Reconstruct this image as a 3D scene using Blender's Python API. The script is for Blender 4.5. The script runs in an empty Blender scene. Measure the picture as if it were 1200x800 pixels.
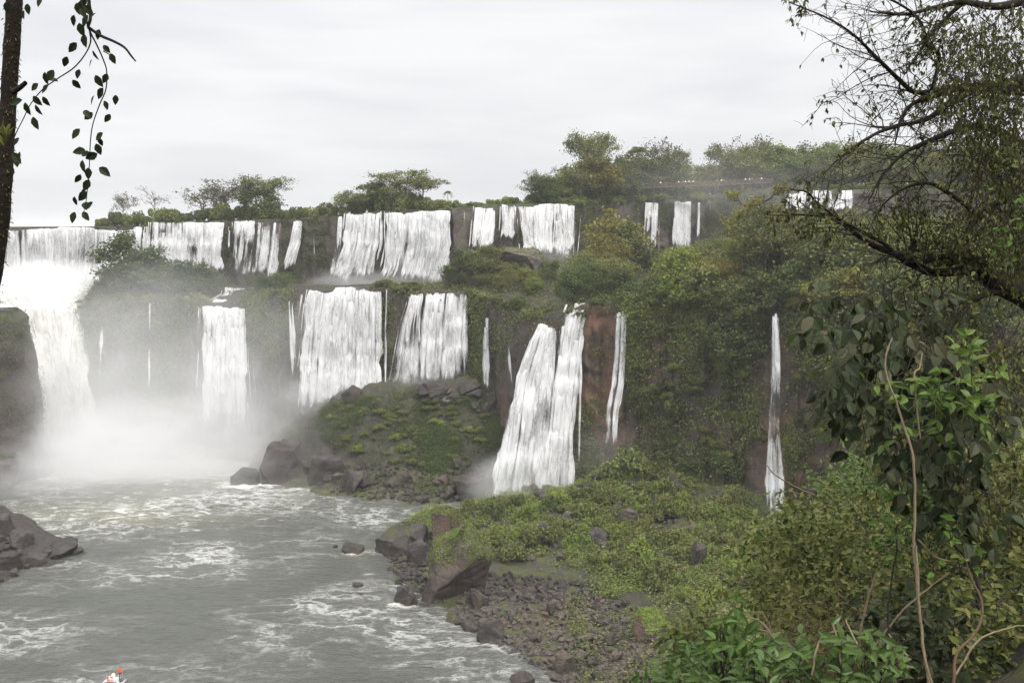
import bpy, bmesh, math, random
import numpy as np
from mathutils import Vector, Matrix
from mathutils.bvhtree import BVHTree

# ------------------------------------------------------------------ camera, sky, light, exposure
SC = bpy.context.scene
COL = SC.collection
R = math.radians
FPX, PITCH, CAMZ = 1250.0, math.atan(130 / 1250), 55.0
cam_data = bpy.data.cameras.new('camera')
cam_data.lens = 36 * FPX / 1200
cam_data.sensor_width = 36
cam_data.clip_start, cam_data.clip_end = 0.1, 20000
cam = bpy.data.objects.new('camera', cam_data)
cam.location = (0, 0, CAMZ)
cam.rotation_euler = (math.pi / 2 - PITCH, 0, 0)
COL.objects.link(cam)
SC.camera = cam

SUN_EL, SUN_AZ = 52, 150          # azimuth clockwise from +Y: behind the camera and to the right
world = bpy.data.worlds.new('World')
SC.world = world
world.use_nodes = True
wt = world.node_tree
wt.nodes.clear()


class NT:
    """tiny helper around a node tree"""
    def __init__(s, tree): s.t = tree
    def n(s, kind, ins=None, **kw):
        nd = s.t.nodes.new('ShaderNode' + kind)
        for k, v in kw.items(): setattr(nd, k, v)
        for k, v in (ins or {}).items():
            if isinstance(v, bpy.types.NodeSocket): s.t.links.new(v, nd.inputs[k])
            else: nd.inputs[k].default_value = v
        return nd
    def math(s, op, a, b=None, c=None, clamp=False):
        nd = s.t.nodes.new('ShaderNodeMath'); nd.operation = op; nd.use_clamp = clamp
        for i, v in enumerate((a, b, c)):
            if v is None: continue
            if isinstance(v, bpy.types.NodeSocket): s.t.links.new(v, nd.inputs[i])
            else: nd.inputs[i].default_value = v
        return nd.outputs[0]
    def mix(s, f, a, b, kind='RGBA', blend='MIX'):
        nd = s.t.nodes.new('ShaderNodeMix'); nd.data_type = kind
        if kind == 'RGBA': nd.blend_type = blend
        ids = {'RGBA': (0, 6, 7, 2), 'FLOAT': (0, 2, 3, 0)}[kind]
        for i, v in zip(ids[:3], (f, a, b)):
            if isinstance(v, bpy.types.NodeSocket): s.t.links.new(v, nd.inputs[i])
            else:
                if kind == 'RGBA' and i != 0 and len(v) == 3: v = (*v, 1)
                nd.inputs[i].default_value = v
        return nd.outputs[ids[3]]
    def ramp(s, f, stops, interp='LINEAR'):
        nd = s.t.nodes.new('ShaderNodeValToRGB'); cr = nd.color_ramp; cr.interpolation = interp
        while len(cr.elements) < len(stops): cr.elements.new(0.5)
        for e, (p, c) in zip(cr.elements, stops):
            e.position = p
            e.color = (c, c, c, 1) if isinstance(c, (int, float)) else (*c, 1)
        s.t.links.new(f, nd.inputs[0])
        return nd.outputs[0]
    def noise(s, vec, scale, detail=4, rough=0.55, dist=0.0):
        nd = s.n('TexNoise', {'Scale': scale, 'Detail': detail, 'Roughness': rough, 'Distortion': dist})
        if vec is not None: s.t.links.new(vec, nd.inputs['Vector'])
        return nd.outputs[0]
    def smooth(s, v, lo, hi, a=0.0, b=1.0):
        nd = s.t.nodes.new('ShaderNodeMapRange'); nd.interpolation_type = 'SMOOTHSTEP'
        s.t.links.new(v, nd.inputs[0])
        nd.inputs[1].default_value, nd.inputs[2].default_value = lo, hi
        nd.inputs[3].default_value, nd.inputs[4].default_value = a, b
        return nd.outputs[0]
    def scale(s, vec, sc):
        nd = s.n('Mapping'); s.t.links.new(vec, nd.inputs[0]); nd.inputs['Scale'].default_value = sc
        return nd.outputs[0]


w = NT(wt)
sky = w.n('TexSky', sky_type='NISHITA', sun_disc=False)
sky.sun_elevation, sky.sun_rotation = R(SUN_EL), R(SUN_AZ)
sky.air_density, sky.dust_density = 1.0, 4.0
bg_sky = w.n('Background', {'Color': sky.outputs[0], 'Strength': 0.08})
tc = w.n('TexCoord')
sep = w.n('SeparateXYZ', {0: tc.outputs['Generated']})
up = w.math('MAXIMUM', sep.outputs[2], 0.0)
# a closed overcast deck: darker low down, brighter overhead, with soft broad cloud bellies
cl = w.noise(w.scale(tc.outputs['Generated'], (1.0, 1.0, 4.5)), 2.2, 4, 0.5, 0.3)
cl2 = w.noise(w.scale(tc.outputs['Generated'], (1.0, 1.0, 7.0)), 5.0, 3, 0.5, 0.4)
grey = w.ramp(w.math('ADD', w.math('MULTIPLY', cl, 0.75), w.math('MULTIPLY', cl2, 0.25)),
              [(0.36, (0.73, 0.74, 0.775)), (0.48, (0.82, 0.825, 0.85)), (0.60, (0.93, 0.93, 0.938))])
lum = w.math('ADD', 0.49, w.math('MULTIPLY', w.smooth(up, 0.25, 0.95), 1.0))
bg_cloud = w.n('Background', {'Color': grey, 'Strength': lum})
mixsky = w.n('MixShader', {0: 0.94, 1: bg_sky.outputs[0], 2: bg_cloud.outputs[0]})
wo = w.n('OutputWorld', {0: mixsky.outputs[0]})

sun_data = bpy.data.lights.new('sun', 'SUN')
sun_data.energy, sun_data.angle, sun_data.color = 1.5, R(14), (1.0, 0.96, 0.9)
sun = bpy.data.objects.new('sun', sun_data)
sd = Vector((math.sin(R(SUN_AZ)) * math.cos(R(SUN_EL)), math.cos(R(SUN_AZ)) * math.cos(R(SUN_EL)), math.sin(R(SUN_EL))))
sun.rotation_euler = sd.to_track_quat('Z', 'Y').to_euler()
COL.objects.link(sun)

SC.view_settings.view_transform = 'Standard'
SC.view_settings.look = 'None'
SC.view_settings.exposure = 1.1
SC.view_settings.gamma = 1.0
SC.view_settings.use_curve_mapping = False
cy = SC.cycles
cy.use_denoising = True
cy.max_bounces, cy.diffuse_bounces, cy.glossy_bounces = 6, 3, 2
cy.transmission_bounces, cy.volume_bounces, cy.transparent_max_bounces = 3, 4, 24
cy.volume_step_rate = 0.6
cy.volume_max_steps = 128
cy.caustics_reflective = cy.caustics_refractive = False
cy.sample_clamp_indirect = 4.0

rng = np.random.default_rng(7)
random.seed(7)


# ------------------------------------------------------------------ helpers
CP, SP = math.cos(PITCH), math.sin(PITCH)


def W(px, py, d):
    """the world point seen at (px, py) of the 1200x800 picture, d metres ahead"""
    px, py, d = np.broadcast_arrays(np.asarray(px, float), np.asarray(py, float), np.asarray(d, float))
    u, v = (px - 600) / FPX, (400 - py) / FPX
    fy, fz = CP + v * SP, -SP + v * CP
    k = d / fy
    return np.stack([u * k, d, CAMZ + fz * k], -1)


def WZ(px, py, z):
    v = (400 - py) / FPX
    return W(px, py, (z - CAMZ) * (CP + v * SP) / (-SP + v * CP))


def _h(ix, iy, iz, seed):
    h = (ix.astype(np.uint32) * np.uint32(374761393) + iy.astype(np.uint32) * np.uint32(668265263)
         + iz.astype(np.uint32) * np.uint32(2147483647 & 0x7feb352d) + np.uint32((seed * 1442695041) & 0xffffffff))
    h = (h ^ (h >> np.uint32(13))) * np.uint32(1274126177)
    h = (h ^ (h >> np.uint32(16))) * np.uint32(2246822519)
    return ((h ^ (h >> np.uint32(15))) & np.uint32(0xffffff)).astype(np.float64) / 0xffffff


def vnoise(p, seed=0):
    p = np.asarray(p, float)
    i = np.floor(p).astype(np.int64); f = p - i
    f = f * f * f * (f * (f * 6 - 15) + 10)
    out = 0
    for a in (0, 1):
        for b in (0, 1):
            for c in (0, 1):
                wt_ = (f[..., 0] if a else 1 - f[..., 0]) * (f[..., 1] if b else 1 - f[..., 1]) * (f[..., 2] if c else 1 - f[..., 2])
                out = out + wt_ * _h((i[..., 0] + a) & 0xffffffff, (i[..., 1] + b) & 0xffffffff, (i[..., 2] + c) & 0xffffffff, seed)
    return out * 2 - 1


def fbm(p, octv=4, seed=0, gain=0.5):
    p = np.asarray(p, float); a, s, t = 1.0, 0.0, 0.0
    for k in range(octv):
        s = s + a * vnoise(p * 2 ** k + 17.3 * k, seed + k); t += a; a *= gain
    return s / t


def mesh_np(name, V, F, mats, smooth=False, parent=None, uvs=None, attrs=None, mi=None, link=True):
    """F: one (n,k) array or a list of them"""
    if not isinstance(F, (list, tuple)): F = [F]
    F = [np.asarray(f, np.int32) for f in F if len(f)]
    me = bpy.data.meshes.new(name)
    V = np.asarray(V, np.float32)
    me.vertices.add(len(V)); me.vertices.foreach_set('co', V.ravel())
    loops = np.concatenate([f.ravel() for f in F])
    sizes = np.concatenate([np.full(len(f), f.shape[1], np.int32) for f in F])
    starts = np.concatenate([[0], np.cumsum(sizes)[:-1]]).astype(np.int32)
    me.loops.add(len(loops)); me.loops.foreach_set('vertex_index', loops)
    me.polygons.add(len(sizes)); me.polygons.foreach_set('loop_start', starts)
    if smooth: me.polygons.foreach_set('use_smooth', np.ones(len(sizes), bool))
    else: me.polygons.foreach_set('use_smooth', np.zeros(len(sizes), bool))
    for m in (mats if isinstance(mats, (list, tuple)) else [mats]): me.materials.append(m)
    if mi is not None: me.polygons.foreach_set('material_index', np.asarray(mi, np.int32))
    for k, uv in (uvs or {}).items():
        l = me.uv_layers.new(name=k); l.data.foreach_set('uv', np.asarray(uv, np.float32)[loops].ravel())
    for k, a in (attrs or {}).items():
        l = me.attributes.new(k, 'FLOAT', 'POINT'); l.data.foreach_set('value', np.asarray(a, np.float32))
    me.update(calc_edges=True)
    if not link: return me
    return obj(name, me, parent)


def obj(name, me, parent=None):
    o = bpy.data.objects.new(name, me); COL.objects.link(o)
    if parent is not None: o.parent = parent
    return o


def tag(o, label=None, cat=None, group=None, kind=None):
    if label: o['label'] = label
    if cat: o['category'] = cat
    if group: o['group'] = group
    if kind: o['kind'] = kind
    return o


def thing(name, label, cat, loc=(0, 0, 0), group=None):
    o = bpy.data.objects.new(name, None); COL.objects.link(o)
    o.location = loc; o.empty_display_size = 0.2
    return tag(o, label, cat, group)


def copy_tree(o, parent=None):
    c = o.copy(); COL.objects.link(c)
    if parent is not None: c.parent = parent
    for ch in list(o.children): copy_tree(ch, c)
    return c


class MB:
    """collects vertex/face arrays"""
    def __init__(s): s.V, s.F, s.n = [], {}, 0
    def add(s, V, *Fs):
        V = np.asarray(V, float).reshape(-1, 3)
        for F in Fs:
            F = np.asarray(F, np.int64)
            if len(F): s.F.setdefault(F.shape[1], []).append(F + s.n)
        s.V.append(V); s.n += len(V)
    def arrays(s):
        return np.concatenate(s.V), [np.concatenate(f) for f in s.F.values()]
    def build(s, name, mats, parent=None, smooth=False, link=True):
        if not s.V: return None
        V, F = s.arrays()
        return mesh_np(name, V, F, mats, smooth, parent, link=link)


def tube(path, rad, sides=5):
    path = np.asarray(path, float); n = len(path)
    rad = np.broadcast_to(np.asarray(rad, float), (n,))
    t = np.gradient(path, axis=0); t /= np.linalg.norm(t, axis=1, keepdims=True) + 1e-9
    ref = np.array([0.31, 0.17, 0.93]) if abs(t[:, 2]).mean() < 0.8 else np.array([0.9, 0.3, 0.1])
    a = np.cross(t, ref); a /= np.linalg.norm(a, axis=1, keepdims=True) + 1e-9
    b = np.cross(t, a)
    ang = np.arange(sides) * 2 * np.pi / sides
    V = path[:, None] + rad[:, None, None] * (np.cos(ang)[None, :, None] * a[:, None] + np.sin(ang)[None, :, None] * b[:, None])
    i = np.arange(n - 1)[:, None] * sides; j = np.arange(sides)[None]; j2 = (j + 1) % sides
    F = np.stack([i + j, i + j2, i + sides + j2, i + sides + j], -1).reshape(-1, 4)
    return V.reshape(-1, 3), F


def spline(pts, n):
    """Catmull-Rom through points (any dimension)"""
    pts = np.asarray(pts, float)
    P = np.concatenate([[2 * pts[0] - pts[1]], pts, [2 * pts[-1] - pts[-2]]])
    u = np.linspace(0, len(pts) - 1 - 1e-6, n); i = u.astype(int); f = (u - i)[:, None]
    p0, p1, p2, p3 = P[i], P[i + 1], P[i + 2], P[i + 3]
    return 0.5 * (2 * p1 + (p2 - p0) * f + (2 * p0 - 5 * p1 + 4 * p2 - p3) * f ** 2 + (3 * p1 - p0 - 3 * p2 + p3) * f ** 3)


def unit(v): return v / (np.linalg.norm(v, axis=-1, keepdims=True) + 1e-9)
def rdir(n): return unit(rng.normal(size=(n, 3)))


def far_leaves(mb, C, L, upbias=0.6, wid=0.6, axis=None, nrm=None):
    """one folded diamond per leaf"""
    n = len(C)
    L = np.broadcast_to(np.asarray(L, float), (n,)) * rng.uniform(0.7, 1.3, n)
    if nrm is None: nrm = unit(rdir(n) + np.array([0, 0, upbias]))
    a = axis if axis is not None else rdir(n)
    a = unit(a - nrm * (a * nrm).sum(1, keepdims=True)); b = np.cross(nrm, a)
    h = (L / 2)[:, None]
    V = np.stack([C - a * h, C + b * h * wid + nrm * h * 0.2, C + a * h, C - b * h * wid + nrm * h * 0.2], 1)
    mb.add(V, np.arange(4 * n).reshape(n, 4))


def near_leaves(mb, C, D, N, L, wid=0.55, droop=0.25, fold=0.18):
    """eight-point leaves with a midrib fold, pointed tip, drooping; C = leaf base"""
    n = len(C)
    L = np.broadcast_to(np.asarray(L, float), (n,))[:, None]
    a = unit(D); N = unit(N - a * (N * a).sum(1, keepdims=True)); b = np.cross(N, a)
    def pt(t, s, lift):
        return C + a * L * t + b * L * wid * 0.5 * s + N * L * (lift - droop * t * t)
    V = np.stack([pt(0, 0, 0), pt(.16, .62, fold * .5), pt(.42, 1, fold * .6), pt(.75, .62, fold * .4), pt(1, 0, 0),
                  pt(.75, -.62, fold * .4), pt(.42, -1, fold * .6), pt(.16, -.62, fold * .5),
                  pt(.16, 0, 0), pt(.42, 0, 0), pt(.75, 0, 0)], 1)
    o = np.arange(n)[:, None] * 11
    T = np.concatenate([o + np.array(t)[None] for t in ([0, 8, 1], [0, 7, 8], [3, 10, 4], [10, 5, 4])])
    Q = np.concatenate([o + np.array(q)[None] for q in ([8, 9, 2, 1], [9, 10, 3, 2], [7, 6, 9, 8], [6, 5, 10, 9])])
    mb.add(V, T, Q)


def in_poly(p, poly):
    p = np.asarray(p, float); x, y = p[:, 0], p[:, 1]; ins = np.zeros(len(p), bool); n = len(poly)
    for i in range(n):
        x1, y1 = poly[i]; x2, y2 = poly[(i + 1) % n]
        c = ((y1 > y) != (y2 > y))
        with np.errstate(divide='ignore', invalid='ignore'):
            ins ^= c & (x < (x2 - x1) * (y - y1) / (y2 - y1 + 1e-12) + x1)
    return ins


def sample_poly(poly, n):
    poly = np.asarray(poly, float); lo, hi = poly.min(0), poly.max(0); out = []
    while sum(map(len, out)) < n:
        q = rng.uniform(lo, hi, (n * 3, 2)); out.append(q[in_poly(q, poly)])
    return np.concatenate(out)[:n]


def grid_faces(r, c):
    i = np.arange(r - 1)[:, None] * c; j = np.arange(c - 1)[None]
    return np.stack([i + j, i + j + 1, i + c + j + 1, i + c + j], -1).reshape(-1, 4)


# ------------------------------------------------------------------ materials
def new_mat(name):
    m = bpy.data.materials.new(name); m.use_nodes = True; m.node_tree.nodes.clear()
    return m, NT(m.node_tree)


def finish(t, shader, vol=False):
    o = t.n('OutputMaterial'); t.t.links.new(shader, o.inputs[1 if vol else 0])


def leaf_mat(name, cols, rough=0.5, trans=0.3, vary=0.35, spec=0.12, stops=None):
    m, t = new_mat(name)
    g = t.n('NewGeometry'); oi = t.n('ObjectInfo')
    n = len(cols)
    c = t.ramp(g.outputs['Random Per Island'], list(zip(stops or [i / max(1, n - 1) for i in range(n)], cols)))
    val = t.math('ADD', 1 - vary / 2, t.math('MULTIPLY', oi.outputs['Random'], vary))
    hsv = t.n('HueSaturation', {'Color': c, 'Value': val})
    hue = t.math('ADD', 0.485, t.math('MULTIPLY', t.math('FRACT', t.math('MULTIPLY', oi.outputs['Random'], 7.13)), 0.03))
    t.t.links.new(hue, hsv.inputs['Hue'])
    p = t.n('BsdfPrincipled', {'Base Color': hsv.outputs[0], 'Roughness': rough, 'Specular IOR Level': spec})
    tr = t.n('BsdfTranslucent', {'Color': hsv.outputs[0]})
    mx = t.n('MixShader', {0: trans, 1: p.outputs[0], 2: tr.outputs[0]})
    finish(t, mx.outputs[0]); return m


def rock_mat(name, dark, mid, red, moss, red_amt, moss_lo, moss_hi, scale=1.0, bump=0.6, obj_space=False):
    """layered basalt: fine grain, broad colour patches, moss where the surface lies flatter"""
    m, t = new_mat(name)
    tc = t.n('TexCoord'); g = t.n('NewGeometry'); oi = t.n('ObjectInfo')
    v = tc.outputs['Object']
    if obj_space:
        off = t.n('VectorMath', {0: v}, operation='ADD')
        cmb = t.n('CombineXYZ', {0: t.math('MULTIPLY', oi.outputs['Random'], 50.0)})
        t.t.links.new(cmb.outputs[0], off.inputs[1]); v = off.outputs[0]
    strat = t.scale(v, (1, 1, 2.4))
    n1 = t.noise(strat, 0.35 * scale, 6, 0.65)
    n2 = t.noise(strat, 1.7 * scale, 6, 0.7)
    n3 = t.noise(v, 0.08 * scale, 4, 0.6)
    n4 = t.noise(t.scale(v, (2.2, 2.2, 0.35)), 0.5 * scale, 4, 0.6)
    base = t.mix(t.smooth(n2, 0.3, 0.72), dark, mid)
    if red_amt == 'attr': red_amt = t.math('MULTIPLY', t.n('Attribute', attribute_name='redness').outputs['Fac'], 0.75)
    redf = t.math('MULTIPLY', t.smooth(t.math('ADD', t.math('MULTIPLY', n3, 0.6), t.math('MULTIPLY', n1, 0.4)), 0.46, 0.6), red_amt)
    base = t.mix(redf, base, red)
    base = t.mix(t.math('MULTIPLY', t.smooth(n4, 0.55, 0.75), 0.55), base, tuple(k * 0.35 for k in dark))
    sn = t.n('SeparateXYZ', {0: g.outputs['Normal']})
    mv = t.math('ADD', sn.outputs[2], t.math('MULTIPLY', t.math('SUBTRACT', n1, 0.5), 2.2))
    mf = t.smooth(mv, moss_lo, moss_hi)
    mcol = t.mix(t.smooth(n2, 0.35, 0.65), moss, tuple(k * f for k, f in zip(moss, (0.55, 0.6, 0.6))))
    col = t.mix(mf, base, mcol)
    hsv = t.n('HueSaturation', {'Color': col, 'Value': t.math('ADD', 0.8, t.math('MULTIPLY', oi.outputs['Random'], 0.4))})
    vor = t.n('TexVoronoi', {'Vector': strat, 'Scale': 0.9 * scale}, feature='DISTANCE_TO_EDGE')
    hgt = t.math('ADD', t.math('MULTIPLY', t.noise(v, 3.5 * scale, 6, 0.7), 0.7), t.math('MULTIPLY', t.smooth(vor.outputs['Distance'], 0, 0.09), 0.25))
    bp = t.n('Bump', {'Strength': bump, 'Distance': 0.25 / scale, 'Height': hgt})
    rough = t.mix(t.smooth(n1, 0.35, 0.65), 0.5, 0.85, 'FLOAT')
    p = t.n('BsdfPrincipled', {'Base Color': hsv.outputs[0], 'Roughness': rough, 'Normal': bp.outputs[0], 'Specular IOR Level': 0.22})
    finish(t, p.outputs[0]); return m


def plain_mat(name, col, rough=0.6, bump_scale=None, var=0.25):
    m, t = new_mat(name)
    tc = t.n('TexCoord')
    n = t.noise(tc.outputs['Object'], bump_scale or 4.0, 5, 0.65)
    c = t.mix(n, tuple(k * (1 - var) for k in col), tuple(min(1, k * (1 + var)) for k in col))
    p = t.n('BsdfPrincipled', {'Base Color': c, 'Roughness': rough, 'Specular IOR Level': 0.15})
    if bump_scale:
        t.t.links.new(t.n('Bump', {'Strength': 0.6, 'Distance': 0.02, 'Height': n}).outputs[0], p.inputs['Normal'])
    finish(t, p.outputs[0]); return m


def fall_mat(name, gap, soft=0.22, bodyk=0.36, tint=(0.78, 0.785, 0.79)):
    """white water: long vertical threads, open where the stream is thin; 'flow' = metres across / down, 'edge' = 0..1"""
    m, t = new_mat(name)
    fl = t.n('UVMap', uv_map='flow').outputs[0]; ed = t.n('UVMap', uv_map='edge').outputs[0]
    n1 = t.noise(t.scale(fl, (1.9, 0.20, 1)), 1.0, 5, 0.65, 0.5)
    n2 = t.noise(t.scale(fl, (4.5, 0.9, 1)), 1.0, 5, 0.7, 0.9)
    n3 = t.noise(t.scale(fl, (0.7, 0.12, 1)), 1.0, 3, 0.6, 0.6)
    es = t.n('SeparateXYZ', {0: ed})
    side = t.math('SUBTRACT', 1.0, t.math('POWER', t.math('ABSOLUTE', t.math('SUBTRACT', t.math('MULTIPLY', es.outputs[0], 2.0), 1.0)), 1.7))
    endf = t.math('MULTIPLY', t.smooth(es.outputs[1], -0.01, 0.012), t.smooth(es.outputs[1], 0.72, 1.0, 1.0, 0.0))
    s = t.math('ADD', t.math('MULTIPLY', n1, 0.5), t.math('ADD', t.math('MULTIPLY', n2, 0.35), t.math('MULTIPLY', n3, 0.15)))
    s = t.math('ADD', s, t.math('MULTIPLY', t.math('SUBTRACT', side, 1.0), 0.42))
    s = t.math('ADD', s, t.math('MULTIPLY', t.math('SUBTRACT', endf, 1.0), 0.46))
    body = t.n('Attribute', attribute_name='body').outputs['Fac']
    s = t.math('ADD', s, t.math('MULTIPLY', body, bodyk))
    a = t.smooth(s, gap, gap + soft)
    cf = t.math('ADD', t.math('ADD', t.math('MULTIPLY', n3, 0.45), t.math('MULTIPLY', n2, 0.55)), t.math('MULTIPLY', body, 0.12))
    col = t.mix(t.smooth(cf, 0.36, 0.58), tuple(k * 0.66 for k in tint), tint)
    d = t.n('BsdfDiffuse', {'Color': col})
    tl = t.n('BsdfTranslucent', {'Color': col})
    b = t.n('Bump', {'Strength': 0.35, 'Distance': 0.35, 'Height': t.math('ADD', n2, n1)})
    t.t.links.new(b.outputs[0], d.inputs['Normal'])
    mx = t.n('MixShader', {0: 0.35, 1: d.outputs[0], 2: tl.outputs[0]})
    tp = t.n('BsdfTransparent')
    out = t.n('MixShader', {0: a, 1: tp.outputs[0], 2: mx.outputs[0]})
    finish(t, out.outputs[0]); return m


M = {}
M['cliff'] = rock_mat('cliff_rock', (0.045, 0.038, 0.034), (0.13, 0.105, 0.09), (0.20, 0.095, 0.06), (0.07, 0.085, 0.028), 0.0, 0.25, 0.75, 0.9)
M['red_cliff'] = rock_mat('red_cliff_rock', (0.04, 0.034, 0.03), (0.125, 0.10, 0.082), (0.20, 0.108, 0.07), (0.07, 0.085, 0.028), 'attr', 0.35, 0.85, 0.9)
M['soil'] = rock_mat('slope_soil', (0.022, 0.02, 0.015), (0.07, 0.062, 0.048), (0.09, 0.06, 0.04), (0.10, 0.115, 0.03), 0.25, 0.7, 1.4, 1.4)
M['ledge'] = rock_mat('ledge_rock', (0.02, 0.018, 0.014), (0.06, 0.052, 0.042), (0.07, 0.05, 0.035), (0.05, 0.062, 0.02), 0.2, 0.9, 1.7, 0.9)
M['forest_floor'] = rock_mat('forest_floor', (0.03, 0.028, 0.018), (0.06, 0.055, 0.03), (0.08, 0.06, 0.03), (0.06, 0.08, 0.025), 0.3, 0.2, 0.8, 0.8)
M['boulder'] = rock_mat('boulder_rock', (0.033, 0.029, 0.025), (0.115, 0.099, 0.085), (0.125, 0.082, 0.06), (0.09, 0.105, 0.03), 0.4, 1.35, 1.9, 1.6, 0.8, True)
M['wet_boulder'] = rock_mat('wet_rock', (0.022, 0.020, 0.018), (0.068, 0.060, 0.053), (0.10, 0.07, 0.06), (0.05, 0.06, 0.02), 0.3, 1.8, 2.3, 1.6, 0.8, True)
M['mossy_rock'] = rock_mat('mossy_rock', (0.05, 0.042, 0.038), (0.15, 0.115, 0.10), (0.19, 0.10, 0.075), (0.11, 0.125, 0.035), 0.7, 0.55, 1.0, 1.2, 0.8, True)

M['tree_leaf'] = leaf_mat('tree_leaf', [(0.06, 0.078, 0.02), (0.12, 0.142, 0.038), (0.18, 0.195, 0.058), (0.25, 0.24, 0.09)])
M['dark_leaf'] = leaf_mat('dark_leaf', [(0.045, 0.062, 0.02), (0.085, 0.11, 0.033), (0.135, 0.16, 0.05)])
M['yellow_leaf'] = leaf_mat('yellow_leaf', [(0.12, 0.115, 0.03), (0.19, 0.18, 0.045), (0.26, 0.23, 0.06)])
M['dry_leaf'] = leaf_mat('dry_leaf', [(0.07, 0.06, 0.03), (0.11, 0.10, 0.05), (0.15, 0.13, 0.07)])
M['fresh_leaf'] = leaf_mat('fresh_leaf', [(0.10, 0.14, 0.03), (0.165, 0.215, 0.042), (0.24, 0.265, 0.062)], vary=0.4)
M['cliff_leaf'] = leaf_mat('cliff_leaf', [(0.05, 0.072, 0.02), (0.10, 0.135, 0.036), (0.165, 0.185, 0.056), (0.23, 0.20, 0.08)])
M['bark'] = plain_mat('bark', (0.075, 0.06, 0.048), 0.85, 6.0, 0.5)
M['pale_bark'] = plain_mat('pale_bark', (0.16, 0.14, 0.12), 0.85, 4.0, 0.35)


# ------------------------------------------------------------------ terrain of the falls: two rock steps and the plateau
def poly(pts):
    pts = np.asarray(pts, float)
    return lambda x: np.stack([np.interp(x, pts[:, 0], pts[:, k]) for k in range(1, pts.shape[1])], -1)


LT = poly([(-350, 345, 268), (-100, 350, 268), (20, 356, 268), (70, 362, 268), (95, 364, 259), (115, 354, 256), (150, 350, 256), (240, 357, 255), (290, 352, 254),
           (320, 347, 252), (350, 341, 250), (450, 335, 249), (470, 341, 248), (550, 343, 246), (570, 354, 240), (600, 364, 228), (630, 376, 217),
           (655, 370, 212), (690, 357, 208), (735, 360, 203), (800, 366, 194), (908, 364, 180), (1000, 368, 168), (1100, 372, 155), (1200, 380, 142), (1400, 390, 118), (1900, 400, 90)])
UB = poly([(-350, 332, 297), (100, 332, 297), (170, 330, 292), (260, 335, 290), (350, 332, 285), (380, 334, 278), (450, 333, 275), (540, 331, 272), (570, 312, 277),
           (610, 303, 286), (680, 300, 302), (760, 297, 336), (850, 292, 346), (950, 280, 350), (1400, 280, 350), (1900, 290, 340)])
UT = poly([(-350, 267, 299), (170, 265, 294), (176, 260, 293), (350, 256, 287), (380, 253, 280), (450, 247, 277), (530, 244, 274), (560, 241, 279),
           (600, 239, 287), (675, 238, 304), (680, 240, 304), (760, 234, 338), (850, 233, 348), (930, 223, 352), (1000, 222, 352), (1400, 220, 352), (1900, 225, 342)])

cols = np.arange(-350, 1901, 1.6)
nc = len(cols)
lt, ub, ut = LT(cols), UB(cols), UT(cols)
Plt, Pub, Put = W(cols, lt[:, 0], lt[:, 1]), W(cols, ub[:, 0], ub[:, 1]), W(cols, ut[:, 0], ut[:, 1])
Plb = Plt.copy(); Plb[:, 1] -= 4.0; Plb[:, 2] = -2.5
Plb[:, 0] = (cols - 600) / FPX * Plb[:, 1] * 1.0
n1, n2, n3, n4 = 64, 18, 44, 14
rows = []
for k in range(n1):
    t_ = k / n1; rows.append(Plb + (Plt - Plb) * t_)
for k in range(n2):
    t_ = k / n2; rows.append(Plt + (Pub - Plt) * t_)
for k in range(n3):
    t_ = k / n3; rows.append(Pub + (Put - Pub) * t_)
back = Put * np.array([1, 1, 1.0])
for k in range(n4):
    t_ = (k / (n4 - 1)) ** 3
    q = Put.copy(); q[:, 1] += t_ * 3500; q[:, 0] *= (q[:, 1] / Put[:, 1]); q[:, 2] += -0.3 * min(1, t_ * 300) - t_ * 12
    rows.append(q)
G = np.stack(rows)                                  # rows x cols x 3
nr = len(rows)
steep = np.ones(nr); steep[n1 + 2:n1 + n2 - 1] = 0.35; steep[n1 + n2 + n3:] = 0.0; steep[n1 + n2 + n3 - 2:n1 + n2 + n3] = 0.4
steep[n1 - 2:n1 + 2] = 0.5
pos = G.copy()
q = pos.copy(); q[..., 2] *= 0.35
dsp = fbm(q * 0.16, 4, 3) * 2.0 + fbm(q * 0.55, 3, 11) * 0.9
strata = pos[..., 2] * 0.15 + fbm(pos * 0.06, 3, 5) * 2.2
dsp += (np.clip(np.abs((strata % 1) - 0.5) * 3 - 0.4, 0, 1) - 0.5) * 0.9 * np.clip(fbm(pos * .09, 2, 6) * 3 + .4, 0, 1)
colm = fbm(np.stack([pos[..., 0] * 0.5, pos[..., 1] * 0.2, pos[..., 2] * 0.03], -1), 3, 21)
dsp += np.minimum(colm, 0.1) * 2.0
dsp = np.where(dsp > 0.9, 0.9 + (dsp - 0.9) * 0.3, dsp)
# deeper relief on the overgrown right-hand wall
rightw = np.clip((cols - 690) / 80, 0, 1)[None]
dsp += rightw * (np.arange(nr) < n1)[:, None] * (fbm(pos * np.array([.07, .07, .03]), 3, 31) * 4.5 + fbm(pos * .25, 3, 33) * 1.6)
G[..., 1] -= dsp * steep[:, None]
G[..., 0] += steep[:, None] * fbm(pos * 0.3 + 40, 3, 41) * 0.8
G[..., 2] += (1 - steep[:, None]) * (np.arange(nr) < n1 + n2)[:, None] * fbm(pos * 0.12, 3, 51) * 1.2
bnds = [0, n1, n1 + n2, n1 + n2 + n3 - 1, nr - 1]


REDN = np.clip((cols[None] - 590) / 130 + fbm(G * .06, 3, 44) * 1.2, 0, 1)


def strip(name, r0, r1, mats, mi=None):
    V = G[r0:r1 + 1].reshape(-1, 3)
    F = grid_faces(r1 - r0 + 1, nc)
    o = mesh_np(name, V, F, mats, True, mi=mi, attrs={'redness': REDN[r0:r1 + 1].ravel()})
    return tag(o, kind='structure')


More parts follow.
